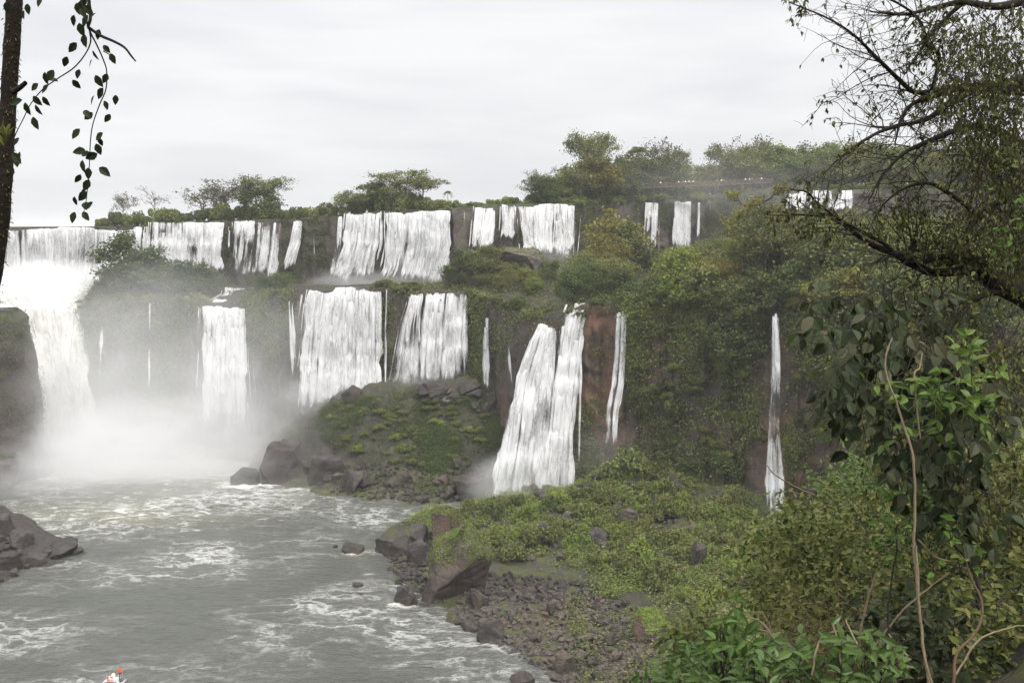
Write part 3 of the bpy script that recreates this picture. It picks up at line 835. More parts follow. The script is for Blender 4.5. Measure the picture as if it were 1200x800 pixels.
def tree_proto(style, H, Rr, leaf=0.42, dens=1.0, leafm='tree_leaf', barkm='bark', sides=5):
    """returns (trunk mesh, crown mesh) standing at the origin"""
    tk, cr = MB(), MB()
    topf = {'round': .72, 'umbrella': .8, 'sparse': .8, 'bare': .7, 'tall': .9}[style]
    lean = rng.normal(size=2) * 0.04 * H
    tp = np.stack([np.linspace(0, 1, 8) * lean[0] + rng.normal(size=8) * .012 * H, np.linspace(0, 1, 8) * lean[1] + rng.normal(size=8) * .012 * H, np.linspace(-0.03, topf, 8) * H], -1)
    tk.add(*tube(tp, np.linspace(.028, .012, 8) * H * 0.8, 6))
    nl = {'round': 9, 'umbrella': 8, 'sparse': 9, 'bare': 8, 'tall': 12}[style]
    ends = []
    for i in range(nl):
        az = i * 2.4 + rng.uniform(-.4, .4)
        if style == 'umbrella':
            st, ez, er = rng.uniform(.45, .75), rng.uniform(.82, .98), rng.uniform(.45, 1.0)
        elif style == 'tall':
            st, er = .2 + .7 * i / nl, rng.uniform(.5, 1); ez = st + rng.uniform(.05, .2); er *= (1.05 - .55 * abs(st - .4))
        elif style in ('sparse', 'bare'):
            st, ez, er = rng.uniform(.3, .7), rng.uniform(.6, 1.0), rng.uniform(.4, 1.0)
        else:
            st = rng.uniform(.22, .68); th = rng.uniform(-.3, 1.35); ez, er = .56 + .40 * math.sin(th), max(.25, math.cos(th)) * rng.uniform(.75, 1)
        a = np.array([np.interp(st * H, tp[:, 2], tp[:, k]) for k in (0, 1)] + [st * H])
        b = np.array([math.cos(az) * er * Rr, math.sin(az) * er * Rr, ez * H])
        p = limb_path(a, b, rng.uniform(-.1, .2))
        tk.add(*tube(p, np.linspace(.011, .004, len(p)) * H, 4))
        for k in range(4 if style != 'bare' else 6):
            s0 = p[rng.integers(2, len(p))]
            e = s0 + unit(rng.normal(size=3) * np.array([1, 1, .55]) + (b - a) / np.linalg.norm(b - a) * .6) * rng.uniform(.2, .45) * Rr
            if style == 'umbrella': e[2] = max(e[2], s0[2] + .01 * H)
            q_ = limb_path(s0, e, rng.uniform(-.1, .2), 5)
            tk.add(*tube(q_, np.linspace(.005, .002, 5) * H, 3)); ends.append(e)
            if style in ('bare', 'sparse', 'umbrella'):
                for _ in range(3):
                    s1 = q_[rng.integers(1, 5)]; e1 = s1 + unit(rng.normal(size=3) + np.array([0, 0, .5])) * rng.uniform(.1, .22) * Rr
                    tk.add(*tube(limb_path(s1, e1, 0.1, 4), np.linspace(.003, .0015, 4) * H, 3)); ends.append(e1)
        ends.append(b)
    ends = np.array(ends)
    if style == 'round' or style == 'tall':
        extra = []
        for _ in range(26):
            u = rdir(1)[0] * rng.uniform(.6, 1.0); extra.append([u[0] * Rr, u[1] * Rr, (.56 + u[2] * .40) * H])
        if style == 'round': ends = np.concatenate([ends, np.array(extra)])
    if style == 'bare': keep = ends[rng.random(len(ends)) < .12]
    elif style == 'sparse': keep = ends[rng.random(len(ends)) < .55]
    else: keep = ends
    for c in keep:
        rr = rng.uniform(.13, .27) * Rr * (.75 if style in ('umbrella', 'sparse', 'bare') else 1)
        n = int(dens * {'round': 60, 'tall': 46, 'umbrella': 26, 'sparse': 16, 'bare': 10}[style] * rng.uniform(.6, 1.3))
        off = rng.normal(size=(n, 3)) * rr * np.array([.62, .62, .34 if style == 'umbrella' else .48])
        far_leaves(cr, c + off, leaf, .7)
    return (tk.build(style + '_trunk', M[barkm], smooth=True, link=False), cr.build(style + '_crown', M[leafm], link=False) if cr.V else None)


def shrub_proto(rr, hh, leaf, n, leafm, lumps=9, up=0.7):
    mb = MB()
    per = n // lumps
    for i in range(lumps):
        if i == 0: c, s = np.array([0, 0, .45 * hh]), .42
        else:
            a = rng.uniform(0, 2 * np.pi); d = rng.uniform(.35, .8); c = np.array([math.cos(a) * d * rr, math.sin(a) * d * rr, hh * rng.uniform(.2, .8) * (1.15 - d * .7)]); s = rng.uniform(.24, .42)
        u = rdir(per) * (rng.uniform(.35, 1.0, per) ** .4)[:, None]
        nrm = unit(u + rdir(per) * .8 + np.array([0, 0, up * .4]))
        C = c + u * s * np.array([rr, rr, hh * .85]); C[:, 2] = np.maximum(C[:, 2], .02)
        far_leaves(mb, C, leaf, up, .6, nrm=nrm)
    return mb.build('shrub', M[leafm], link=False)


def palm_proto(H, L):
    tk, cr = MB(), MB()
    tp = np.array([[0, 0, -.3], [.1, 0, H * .4], [.0, .1, H * .75], [.15, .05, H]])
    tk.add(*tube(spline(tp, 9), np.linspace(.18, .11, 9), 6))
    for i in range(16):
        az = i * 2.4; el = rng.uniform(-.3, 1.1)
        d = np.array([math.cos(az) * math.cos(el), math.sin(az) * math.cos(el), math.sin(el)])
        t_ = np.linspace(0, 1, 9)[:, None]
        p = tp[-1] + d * L * t_ - np.array([0, 0, 1.0]) * L * .75 * t_ ** 2
        cr.add(*tube(p, np.linspace(.03, .008, 9), 3))
        s = np.array([-d[1], d[0], 0]); s /= np.linalg.norm(s) + 1e-6
        for sg in (-1, 1):
            C = np.repeat(p[1:], 3, 0) + rng.normal(size=(24, 3)) * .05 + sg * s * .22 * L / 3 - np.array([0, 0, .12 * L / 3])
            far_leaves(cr, C, .5 * L / 3 + .25, .3, .22, axis=np.repeat((sg * s - np.array([0, 0, .5]) + d * .3)[None], 24, 0))
    return tk.build('palm_trunk', M['pale_bark'], smooth=True, link=False), cr.build('palm_crown', M['tree_leaf'], link=False)


def bamboo_proto(H, Rr):
    """a clump of arching culms with hanging sprays"""
    tk, cr = MB(), MB()
    for i in range(16):
        az = rng.uniform(0, 6.28); d = np.array([math.cos(az), math.sin(az), 0])
        t_ = np.linspace(0, 1, 12)[:, None]; h = H * rng.uniform(.75, 1.0)
        p = d * Rr * (.1 + .9 * t_ ** 2.3) + np.array([0, 0, 1.0]) * (h * t_ - h * .38 * t_ ** 4)
        tk.add(*tube(p, np.linspace(.09, .02, 12), 4))
        for k in range(4, 12):
            n = 34
            C = p[k] + rng.normal(size=(n, 3)) * np.array([.55, .55, .3]) - np.array([0, 0, 1.0]) * rng.uniform(0, 1.8, (n, 1))
            far_leaves(cr, C, .5, .2, .32, axis=unit(rng.normal(size=(n, 3)) * .35 + np.array([0, 0, -1.0]) + d * .3))
    return tk.build('bamboo_culms', M['tree_leaf'], smooth=True, link=False), cr.build('bamboo_foliage', M['yellow_leaf'], link=False)


PROTO = {}
def add_protos(key, n, fn): PROTO[key] = [fn(i) for i in range(n)]
add_protos('round', 6, lambda i: tree_proto('round', 8.5, 3.6 + .3 * (i % 5), .42, 1.0, ['tree_leaf', 'dark_leaf', 'tree_leaf', 'dark_leaf', 'tree_leaf', 'fresh_leaf'][i]))
add_protos('yellow', 2, lambda i: tree_proto('round', 8, 3.4, .42, .9, 'yellow_leaf'))
add_protos('tall', 3, lambda i: tree_proto('tall', 16, 3.6, .42, 1.1, ['dark_leaf', 'tree_leaf', 'yellow_leaf'][i]))
add_protos('umbrella', 4, lambda i: tree_proto('umbrella', 10, 5.2, .36, 1.0, 'tree_leaf', 'bark'))
add_protos('sparse', 3, lambda i: tree_proto('sparse', 9, 4.6, .34, 1.0, 'dry_leaf', 'pale_bark'))
add_protos('bare', 2, lambda i: tree_proto('bare', 8, 4.2, .3, .6, 'dry_leaf', 'pale_bark'))
add_protos('palm', 2, lambda i: palm_proto(9, 2.6))
add_protos('bamboo', 2, lambda i: bamboo_proto(12, 4.2))
add_protos('shrub', 4, lambda i: shrub_proto(2.0, 2.2, .3, 1400, ['tree_leaf', 'dark_leaf', 'fresh_leaf', 'cliff_leaf'][i]))
add_protos('bush', 4, lambda i: shrub_proto(1.6, 1.5, .24, 1300, ['fresh_leaf', 'tree_leaf', 'fresh_leaf', 'cliff_leaf'][i], 7))

KIND_NAME = {'round': 'broadleaf_tree', 'yellow': 'broadleaf_tree', 'tall': 'tall_tree', 'umbrella': 'umbrella_tree', 'sparse': 'sparse_tree', 'bare': 'bare_tree', 'palm': 'palm_tree', 'bamboo': 'bamboo_clump'}
PH = {'round': 8.5, 'yellow': 8, 'tall': 16, 'umbrella': 10, 'sparse': 9, 'bare': 8, 'palm': 10, 'bamboo': 11}
ROOT = {}


def tree(kind, loc, h, label, group=None, wide=1.0, var=None):
    pr = PROTO[kind]; i = rng.integers(len(pr)) if var is None else var % len(pr)
    if (kind, i) not in ROOT:
        o = thing(KIND_NAME[kind], label, 'bamboo' if kind == 'bamboo' else 'tree')
        a, b = pr[i]
        obj('culms' if kind == 'bamboo' else 'trunk', a, o)
        if b is not None: obj('foliage' if kind == 'bamboo' else 'crown', b, o)
        ROOT[kind, i] = o
    else:
        o = copy_tree(ROOT[kind, i])
    for k in ('group',):
        if k in o: del o[k]
    tag(o, label, None, group)
    s = h / PH[kind]
    o.location = loc; o.rotation_euler = (0, 0, rng.uniform(0, 6.28)); o.scale = (s * wide, s * wide, s)
    return o


def shrub(kind, loc, r, label, group=None, hs=1.0, var=None, name='shrub'):
    pr = PROTO[kind]; i = rng.integers(len(pr)) if var is None else var % len(pr)
    o = obj(name, pr[i]); base = 2.0 if kind == 'shrub' else 1.6
    s = r / base
    o.location = loc; o.rotation_euler = (0, 0, rng.uniform(0, 6.28)); o.scale = (s, s, s * hs)
    return tag(o, label, 'shrub', group)


def rim(px, backm=2.0):
    a = UT(np.array(float(px))); p = W(px, a[0], a[1]); p[1] += backm; p[0] *= p[1] / a[1]
    p[2] -= .3
    return p


def rim_tree(kind, px, topy, backm, label, group=None, wide=1.0, var=None):
    p = rim(px, backm); top = W(px, topy, p[1])[2]
    return tree(kind, p, max(2.5, top - p[2]), label, group, wide, var)


# -- the trees one can tell apart on the skyline
rim_tree('sparse', 146, 226, 6, 'small sparse tree on the plateau edge left of the bare tree', wide=.8)
rim_tree('bare', 182, 220, 7, 'leafless spreading tree on the plateau above the upper left falls', wide=.9, var=0)
rim_tree('sparse', 258, 213, 8, 'pale half-bare tree at the left of the skyline thicket over the broken veil', wide=1.6, var=0)
rim_tree('sparse', 285, 210, 10, 'half-bare tree in the middle of the skyline thicket over the broken veil', wide=1.7, var=1)
rim_tree('umbrella', 312, 213, 8, 'flat-topped tree at the right of the skyline thicket over the broken veil', wide=1.4)
rim_tree('sparse', 240, 220, 14, 'pale bare-twigged tree at the left end of the skyline thicket', wide=1.5, var=2)
rim_tree('round', 300, 222, 5, 'low dense tree under the half-bare trees of the skyline thicket', wide=1.6, var=1)
rim_tree('umbrella', 470, 203, 8, 'flat-topped tree towering over the widest upper fall', wide=1.6, var=0)
rim_tree('umbrella', 497, 210, 5, 'wind-swept flat-topped tree just right of the tallest one over the widest upper fall', wide=1.4, var=1)
rim_tree('round', 437, 214, 5, 'round dense tree left of the flat-topped trees over the widest upper fall', wide=1.5, var=0)
rim_tree('round', 462, 216, 4, 'round dense tree under the flat-topped trees over the widest upper fall', wide=1.5, var=2)
rim_tree('round', 412, 226, 4, 'low round tree at the left foot of the clump over the widest upper fall', wide=1.7, var=4)
rim_tree('palm', 525, 223, 9, 'tiny lone palm on the skyline right of the flat-topped trees')
rim_tree('sparse', 633, 198, 16, 'pale sparse tree at the left shoulder of the forested rise', wide=.8, var=2)
rim_tree('umbrella', 686, 158, 16, 'tall layered flat-topped tree, the highest on the left of the forested rise', wide=.62, var=2)
rim_tree('umbrella', 700, 166, 24, 'second layered flat-topped tree close behind the highest one on the rise', wide=.62, var=3)
rim_tree('palm', 746, 170, 14, 'slim palm standing above the forest between two flat-topped trees')
rim_tree('sparse', 772, 163, 16, 'airy tree with feathery top just right of the slim palm', wide=.75, var=0)
rim_tree('umbrella', 790, 178, 9, 'dark flat-topped tree right of the slim palm', wide=.6, var=0)
rim_tree('umbrella', 850, 172, 12, 'broad tree with bare upper twigs above the tourist walkway', wide=.8, var=2)
rim_tree('sparse', 872, 166, 20, 'nearly leafless crown rising behind the broad tree above the walkway', wide=.9, var=1)

g = 'low bushes along the plateau edge'
for px in np.arange(118, 545, 9.5):
    top = np.interp(px, [118, 135, 170, 220, 260, 330, 360, 380, 400, 440, 500, 545], [252, 246, 243, 246, 238, 240, 243, 236, 232, 222, 226, 236]) + rng.uniform(-3, 5)
    p = rim(px + rng.uniform(-4, 4), rng.uniform(1.5, 6)); h = max(1.6, W(px, top, p[1])[2] - p[2])
    shrub('shrub', p, rng.uniform(2.2, 3.4), 'low bush in the scrub along the plateau edge above the upper falls', g, h / 2.2 / 1.3)
for px in np.arange(545, 625, 8):
    p = rim(px, rng.uniform(3, 6)); shrub('shrub', p, rng.uniform(1.6, 2.6), 'low bush in the scrub along the plateau edge above the upper falls', g, rng.uniform(.6, 1.2))

g = 'trees of the forest on the plateau'
for px in np.concatenate([np.arange(618, 1300, 7.5), np.arange(640, 1300, 13)]):
    top = np.interp(px, [618, 640, 660, 700, 730, 780, 815, 850, 890, 960, 1100, 1300], [222, 205, 195, 188, 186, 190, 196, 190, 176, 172, 175, 170]) + rng.uniform(-4, 22)
    b = rng.uniform(7, 34) if px > 740 else rng.uniform(4, 30)
    k = rng.choice(['round', 'round', 'round', 'tall', 'sparse', 'yellow'], p=[.3, .25, .2, .1, .07, .08])
    rim_tree(k, px, top, b, 'dense tree in the grey-green forest covering the plateau behind the walkway', g, 1.15 if k != 'tall' else .9)
g = 'shrubs along the forested cliff edge'
for px in np.arange(678, 1000, 8):
    if 925 < px < 1003: continue
    p = rim(px, rng.uniform(.5, 2.5)); shrub('shrub', p, rng.uniform(1.8, 2.8), 'shrub overhanging the grey upper cliff below the walkway', g, rng.uniform(.6, 1.0))


for px in np.arange(622, 1300, 6.5):
    p = rim(px + rng.uniform(-3, 3), rng.uniform(4, 9)); shrub('shrub', p, rng.uniform(2.0, 3.0), 'bush in the undergrowth at the foot of the plateau forest', 'undergrowth bushes of the plateau forest', rng.uniform(.9, 1.5))


# -- the ledge on the left: bushy humps above the misty cliff
def ledge(px, f):
    a, b = LT(np.array(float(px))), UB(np.array(float(px)))
    p = W(px, a[0], a[1]) * (1 - f) + W(px, b[0], b[1]) * f
    h = drop(p[0], p[1], BV_CLIFF)
    return np.array(h) - np.array([0, 0, .25]) if h is not None else p


for px, f, h, wd, lab in [(153, .3, 14.0, 1.35, 'tallest of the dark bushy trees on the ledge beside the roaring chute'), (134, .12, 7.0, 1.3, 'dark bushy tree at the left foot of the tallest one beside the chute'),
                          (174, .2, 11, 1.3, 'dark bushy tree leaning against the right of the tallest one beside the chute'), (205, .2, 8.5, 1.6, 'rounded dark tree in the middle of the ledge hump'),
                          (232, .3, 8.0, 1.5, 'rounded dark tree at the right end of the ledge hump, near the square cascade'), (250, .5, 6.0, 1.1, 'low round tree above the stepped cascade'),
                          (120, .15, 4.5, 1.5, 'low round tree on the corner of the ledge nearest the chute')]:
    tree('round', ledge(px, f), h, lab, None, wd, 1)
g = 'bushes along the lip of the lower cliff'
for px in list(np.arange(100, 238, 5.5)) + list(np.arange(292, 338, 6)) + list(np.arange(447, 482, 5)) + list(np.arange(549, 640, 6)) + list(np.arange(696, 905, 7)):
    shrub('shrub', ledge(px + rng.uniform(-3, 3), rng.uniform(0.0, .12)), rng.uniform(1.6, 3.0), 'green bush overhanging the lip of the lower cliff', g, rng.uniform(.7, 1.2), [0, 1, 3, 1][rng.integers(4)])
for px, f, h in [(300, .25, 5), (316, .3, 5), (332, .35, 4.5)]:
    tree('round', ledge(px, f), h, 'small round tree on the ledge between the stepped cascade and the widest lower curtain', 'small trees left of the widest lower curtain', 1.3, 3)

# -- the forest on the slope between the two steps (right half)
g = 'trees of the forest between the two cliffs'
n = 0
for _ in range(900):
    px = rng.uniform(556, 1260); f = rng.uniform(.03, .96)
    ftop = np.interp(px, [556, 700, 800, 900], [.75, .9, .9, .95])
    if f > ftop or n > 215: continue
    p = ledge(px, f)
    hmax = np.interp(px, [556, 640, 700, 760, 830, 900, 1300], [4.0, 6.5, 8.5, 9, 11, 13, 14]); hmax *= (1.05 - .35 * f)
    tp = W(px, 300, p[1])[2]
    h = hmax * rng.uniform(.6, 1.05)
    # keep the base of the upper falls in view
    lim = np.interp(px, [556, 600, 604, 678, 690, 745, 752, 825, 845, 900, 1300], [300, 306, 306, 303, 280, 282, 292, 284, 262, 235, 225]) + 4
    h = min(h, W(px, lim, p[1])[2] - p[2])
    if h < 2.5: continue
    k = rng.choice(['round', 'yellow', 'umbrella', 'tall', 'bamboo'], p=[.66, .12, .08, .09, .05])
    tree(k, p, h, 'leafy tree in the dense slope forest between the two cliffs', g, rng.uniform(.95, 1.3) if k not in ('tall',) else .8); n += 1

for kind, px, f, topy, lab, wd, var in [('tall', 868, .10, 222, 'tall yellowish feathery tree rising in front of the far falls', .85, 2), ('tall', 900, .10, 215, 'tall olive tree right of the yellowish feathery one', .95, 2),
                                   ('tall', 885, .05, 240, 'tall dark tree between the two feathery trees', .9, 0), ('tall', 930, .10, 240, 'tall dark tree standing behind the foreground twigs', 1.0, 0),
                                   ('bamboo', 838, .04, 278, 'weeping bamboo with pale hanging sprays above the red cliff', 1.0, 0), ('bamboo', 818, .05, 300, 'smaller weeping bamboo left of the tall one above the red cliff', .95, 1),
                                   ('yellow', 722, .45, 248, 'round yellow-green tree standing out in front of the grey upper cliff', 1.0, 0), ('yellow', 712, .3, 275, 'yellow-tinged tree just below the round yellow-green one', .9, 1),
                                   ('round', 736, .42, 268, 'dark round tree right beside the yellow-green one', 1.1, 1)]:
    p = ledge(px, f); tree(kind, p, W(px, topy, p[1])[2] - p[2], lab, None, wd, var)
g = 'trees spilling over the lip of the red cliff'
for px in list(np.arange(742, 900, 8)) + list(np.arange(922, 1160, 10)):
    p = ledge(px + rng.uniform(-4, 4), rng.uniform(0, .03)) + np.array([0, -1.2, -rng.uniform(1.5, 5)])
    tree(rng.choice(['round', 'yellow', 'bamboo', 'tall'], p=[.68, .12, .12, .08]), p, rng.uniform(6, 10.5), 'leafy tree leaning out over the lip of the overgrown red cliff', g, 1.15)
# mossy knoll left of the square upper fall
for px, f, h, lab in [(540, .35, 8.5, 'bushy dome on the mossy knoll beside the widest upper fall'), (553, .5, 8.0, 'dense tree on the right side of the mossy knoll'), (528, .3, 5.0, 'low bush at the left foot of the mossy knoll'), (575, .55, 8.5, 'tree on top of the brown rock before the square upper fall')]:
    tree('round', ledge(px, f), h, lab, None, 1.1, 1 if px < 550 else 0)


# ------------------------------------------------------------------ leafy cover on rock and soil (nobody could count it)
def tri_sample(V, F, n, weight=None):
    a, b, c, d = (V[F[:, k]] for k in range(4))
    nr_ = np.cross(c - a, d - b); ar = np.linalg.norm(nr_, axis=1) * .5
    w_ = ar if weight is None else ar * weight(a * .25 + b * .25 + c * .25 + d * .25, nr_ / (2 * ar[:, None] + 1e-9))
    i = rng.choice(len(F), n, p=w_ / w_.sum()); u, v = rng.random((n, 1)), rng.random((n, 1))
    P = (a[i] * (1 - u) + b[i] * u) * (1 - v) + (d[i] * (1 - u) + c[i] * u) * v
    return P, (nr_ / (2 * ar[:, None] + 1e-9))[i]


def toward_cam(N, P):
    s = np.sign((N * (np.array([0, 0, CAMZ]) - P)).sum(1, keepdims=True)); s[s == 0] = 1
    return N * s


def pix(P):
    q = P - np.array([0, 0, CAMZ]); f = q[:, 1] * CP - q[:, 2] * SP; u = q[:, 1] * SP + q[:, 2] * CP
    return 600 + FPX * q[:, 0] / f, 400 - FPX * u / f


def cover(name, V, F, n, weight, mat, leaf, tuft=6, spread=.5, drop_=0.0, lift=.15):
    P, N = tri_sample(V, F, n, weight); N = toward_cam(N, P)
    mb = MB()
    C = np.repeat(P, tuft, 0) + rng.normal(size=(n * tuft, 3)) * spread * np.array([1, 1, .8]) + np.repeat(N, tuft, 0) * rng.uniform(0, lift * 2, (n * tuft, 1))
    nn = unit(np.repeat(N, tuft, 0) * .5 + rdir(n * tuft) * .8 + np.array([0, 0, .7]))
    ax = None
    if drop_: ax = unit(rdir(n * tuft) * (1 - drop_) + np.array([0, 0, -1.0]) * drop_)
    far_leaves(mb, C, leaf, .5, .5, nrm=nn, axis=ax)
    return tag(mb.build(name, mat), kind='stuff')


LC_V, LC_F = G[:n1 + 1].reshape(-1, 3), grid_faces(n1 + 1, nc)
def w_cliff(c, nrm):
    px, py = pix(c); f = fbm(c * np.array([.16, .16, .07]), 4, 91)
    inview = (px > -40) & (px < 1260) & (c[:, 2] > 0)
    right = np.clip((px - 690) / 60, 0, 1)
    topd = np.exp(-np.clip((LTz(px) - c[:, 2]), 0, 60) / 7)
    wet = np.ones(len(c))
    for a, b in [(345, 450), (458, 548), (574, 684), (239, 289), (705, 738), (893, 926)]: wet *= 1 - .93 * ((px > a) & (px < b))
    red = np.zeros(len(c))
    for a, b, rx, ry in [(800, 470, 32, 48), (845, 465, 40, 55), (985, 500, 34, 75), (1140, 470, 60, 90), (700, 400, 14, 40), (775, 420, 22, 40), (870, 410, 20, 20)]: red = np.maximum(red, np.exp(-((px - a) / rx) ** 4 - ((py - b) / ry) ** 4))
    wet = wet * (1 - .96 * red * np.clip(1.2 - 2 * fbm(c * .25, 3, 98), 0, 1))
    base = np.clip(f * 5.5 + .1 + .75 * right + 1.6 * topd - .35 * (px < 560), 0.03, 1.5)
    return inview * wet * base
def LTz(px):
    a = LT(px); return W(px, a[..., 0], a[..., 1])[..., 2]
cover('cliff_foliage', LC_V, LC_F, 9500, w_cliff, M['cliff_leaf'], .5, 18, .8, .35, .4)
cover('hanging_creepers', LC_V, LC_F, 7000, lambda c, nn: w_cliff(c, nn) * (fbm(c * np.array([.3, .3, .06]), 3, 95) > .1), M['tree_leaf'], .5, 7, .5, .75, .3)
cover('fern_patches', LC_V, LC_F, 2000, lambda c, nn: w_cliff(c, nn) * (fbm(c * np.array([.2, .2, .12]), 3, 97) > .22) * (pix(c)[0] > 560), M['fresh_leaf'], .42, 16, .75, .3, .45)
UC_V, UC_F = G[n1 + n2:n1 + n2 + n3].reshape(-1, 3), grid_faces(n3, nc)
def w_up(c, nrm):
    px, py = pix(c); f = fbm(c * np.array([.12, .12, .08]), 4, 93)
    wet = np.ones(len(c))
    for a, b in [(-100, 172), (178, 264), (275, 333), (386, 447), (438, 532), (552, 580), (586, 604), (609, 675), (755, 772), (787, 812), (926, 1002)]: wet *= 1 - .97 * ((px > a) & (px < b))
    return (px > 100) * (px < 1200) * wet * np.clip(f * 2 + .35, 0, 1)
cover('upper_cliff_foliage', UC_V, UC_F, 9000, w_up, M['dark_leaf'], .42, 6, .6, .3, .25)
LG_V, LG_F = G[n1 - 2:n1 + n2 + 1].reshape(-1, 3), grid_faces(n2 + 3, nc)
cover('ledge_undergrowth', LG_V, LG_F, 30000, lambda c, nn: ((pix(c)[0] > 90) & (pix(c)[0] < 1220)) * (1 - .97 * ((pix(c)[0] > 345) & (pix(c)[0] < 450))) * (1 - .9 * ((pix(c)[0] > 238) & (pix(c)[0] < 312))), M['tree_leaf'], .45, 6, .7, 0, .5)

# green spur and river mound
def w_spur(c, nrm):
    px, py = pix(c); f = fbm(c * .11, 4, 101)
    up = np.clip((c[:, 2] - 1.6) / 2.5, 0, 1)
    rub = in_poly(np.stack([px, py], 1), [(470, 660), (560, 694), (640, 690), (705, 700), (765, 738), (795, 775), (800, 860), (560, 860), (480, 720)])
    return (c[:, 1] > 70) * up * np.clip(f * 3.0 + .85, 0.04, 1) * np.where(rub, .2, 1) * (px < 1000)
cover('green_ground_cover', SLV, SLF, 30000, lambda c, nn: w_spur(c, nn) * np.clip(fbm(c * .1, 3, 107) * 5 + .9, .05, 1), M['fresh_leaf'], .34, 7, .45, 0, .25)
cover('grass_patches', SLV, SLF, 16000, lambda c, nn: w_spur(c, nn) * np.clip(-fbm(c * .1, 3, 107) * 5 + .6, .03, 1), M['tree_leaf'], .5, 6, .4, 0, .35)
cover('dry_ground_cover', SLV, SLF, 6000, lambda c, nn: w_spur(c, nn) * (fbm(c * .14, 3, 105) > .1), M['dry_leaf'], .32, 6, .5, 0, .2)
def w_mound(c, nrm):
    px, py = pix(c); q_ = np.stack([px, py], 1)
    a = in_poly(q_, [(375, 478), (420, 468), (490, 455), (560, 470), (588, 490), (585, 520), (560, 545), (500, 552), (440, 545), (400, 530), (360, 500)])
    return np.clip(fbm(c * .13, 3, 111) * 4 + .7, .05, 1) * (a + .06) * (c[:, 2] > 1.2)
cover('mound_ground_cover', MDV, MDF, 26000, w_mound, M['dark_leaf'], .36, 7, .45, 0, .25)
# near hillside leaf litter and weeds
def w_near(c, nrm):
    return (c[:, 1] > 15) * (c[:, 1] < 75) * (c[:, 0] > 2) / (1 + np.maximum(c[:, 1], 0) ** 1.2)
cover('hillside_undergrowth', SLV, SLF, 16000, w_near, M['dark_leaf'], .16, 6, .3, 0, .5)
cover('hillside_weeds', SLV, SLF, 6000, w_near, M['tree_leaf'], .14, 7, .3, 0, .7)

def w_hill(c, nrm):
    return (c[:, 1] > 20) * (c[:, 1] < 150) * (c[:, 0] > 8) * (c[:, 2] > near_plane(c[:, 0], c[:, 1]) - 2.5) * np.clip(fbm(c * .15, 3, 121) * 2 + .9, .1, 1)
cover('hillside_thicket', SLV, SLF, 16000, w_hill, M['cliff_leaf'], .4, 8, .6, 0, .6)
cover('hillside_ferns', SLV, SLF, 6000, w_hill, M['tree_leaf'], .45, 8, .5, 0, .8)

# bushes one by one on spur and mound
g = 'bushes on the green spur'
spur_poly = [(520, 620), (560, 590), (600, 580), (680, 570), (720, 548), (800, 560), (860, 580), (890, 620), (900, 690), (830, 720), (790, 700), (700, 660), (640, 655), (560, 660)]
for px, py in sample_poly(spur_poly, 170):
    h = hit(px, py, BV_SLOPE)
    if h and h[0].y > 90: shrub('bush', h[0] - Vector((0, 0, .1)), rng.uniform(.9, 2.4) if rng.random() < .82 else rng.uniform(2.4, 3.4), 'low rounded bush on the boulder-strewn green spur', g, rng.uniform(.9, 1.5), [0, 1, 1, 2, 3, 1][rng.integers(6)], name='bush')
g = 'bushes on the river mound'
for px, py in sample_poly([(375, 480), (420, 468), (500, 458), (565, 478), (585, 500), (570, 535), (500, 548), (440, 540), (400, 525)], 110):
    h = hit(px, py, BV_MOUND)
    if h: shrub('bush', h[0] - Vector((0, 0, .2)), rng.uniform(.9, 2.2), 'round green bush on the rock mound in mid river', g, rng.uniform(.6, 1.0), [1, 1, 3, 1, 0][rng.integers(5)], name='bush')
for px, py, r, hs, lab in [(736, 556, 4.4, 1.55, 'large bushy knob on the crest of the green spur, right of the front fall'), (766, 560, 3.2, 1.4, 'second bushy knob on the crest of the spur, behind the largest one'),
                           (577, 600, 2.6, 1.2, 'dark bush at the left end of the spur crest, below the front fall'), (606, 588, 2.2, 1.2, 'dark bush on the spur crest right under the front fall'), (648, 592, 2.6, 1.2, 'round bush on the spur crest under the right torrent'),
                           (705, 578, 2.0, 1.0, 'small bush on the spur crest left of the large bushy knob')]:
    h = None
    for dy in range(4, 90, 3):
        h = h or hit(px, py + dy, BV_SLOPE)
    shrub('shrub', h[0] - Vector((0, 0, .3)), r, lab, None, hs, 3 if r > 2.9 else 1)
g = 'shrubs clinging to the red cliff'
for px, py in sample_poly([(690, 375), (900, 372), (890, 560), (800, 545), (720, 530), (735, 400)], 62) .tolist() + sample_poly([(925, 375), (1150, 390), (1150, 560), (930, 560)], 34).tolist():
    h = hit(px, py, BV_CLIFF)
    if h: shrub('shrub', h[0] + Vector((0, -.3, -.8)), rng.uniform(1.0, 2.3), 'shrub clinging to the overgrown red cliff', g, rng.uniform(.8, 1.3))
for px, py, r, v, lab in [(846, 420, 2.6, 2, 'pale green shrub jutting from the middle of the red cliff'), (850, 440, 1.6, 2, 'small pale shrub under the bigger one on the red cliff'), (948, 440, 2.4, 0, 'bright shrub on the cliff just right of the slim lone fall'), (880, 375, 3.0, 0, 'green bush at the cliff lip left of the slim lone fall'),
                          (815, 545, 3.0, 1, 'dark green bush at the foot of the red cliff'), (790, 560, 2.4, 0, 'fresh green bush at the foot of the red cliff beside the bushy knobs'), (850, 545, 3.2, 1, 'dark bush left of the foot of the slim lone fall')]:
    h = hit(px, py, BV_CLIFF, BV_SLOPE)
    if h: shrub('shrub', h[0] + Vector((0, -.6, -.9)), r, lab, None, .95, v)


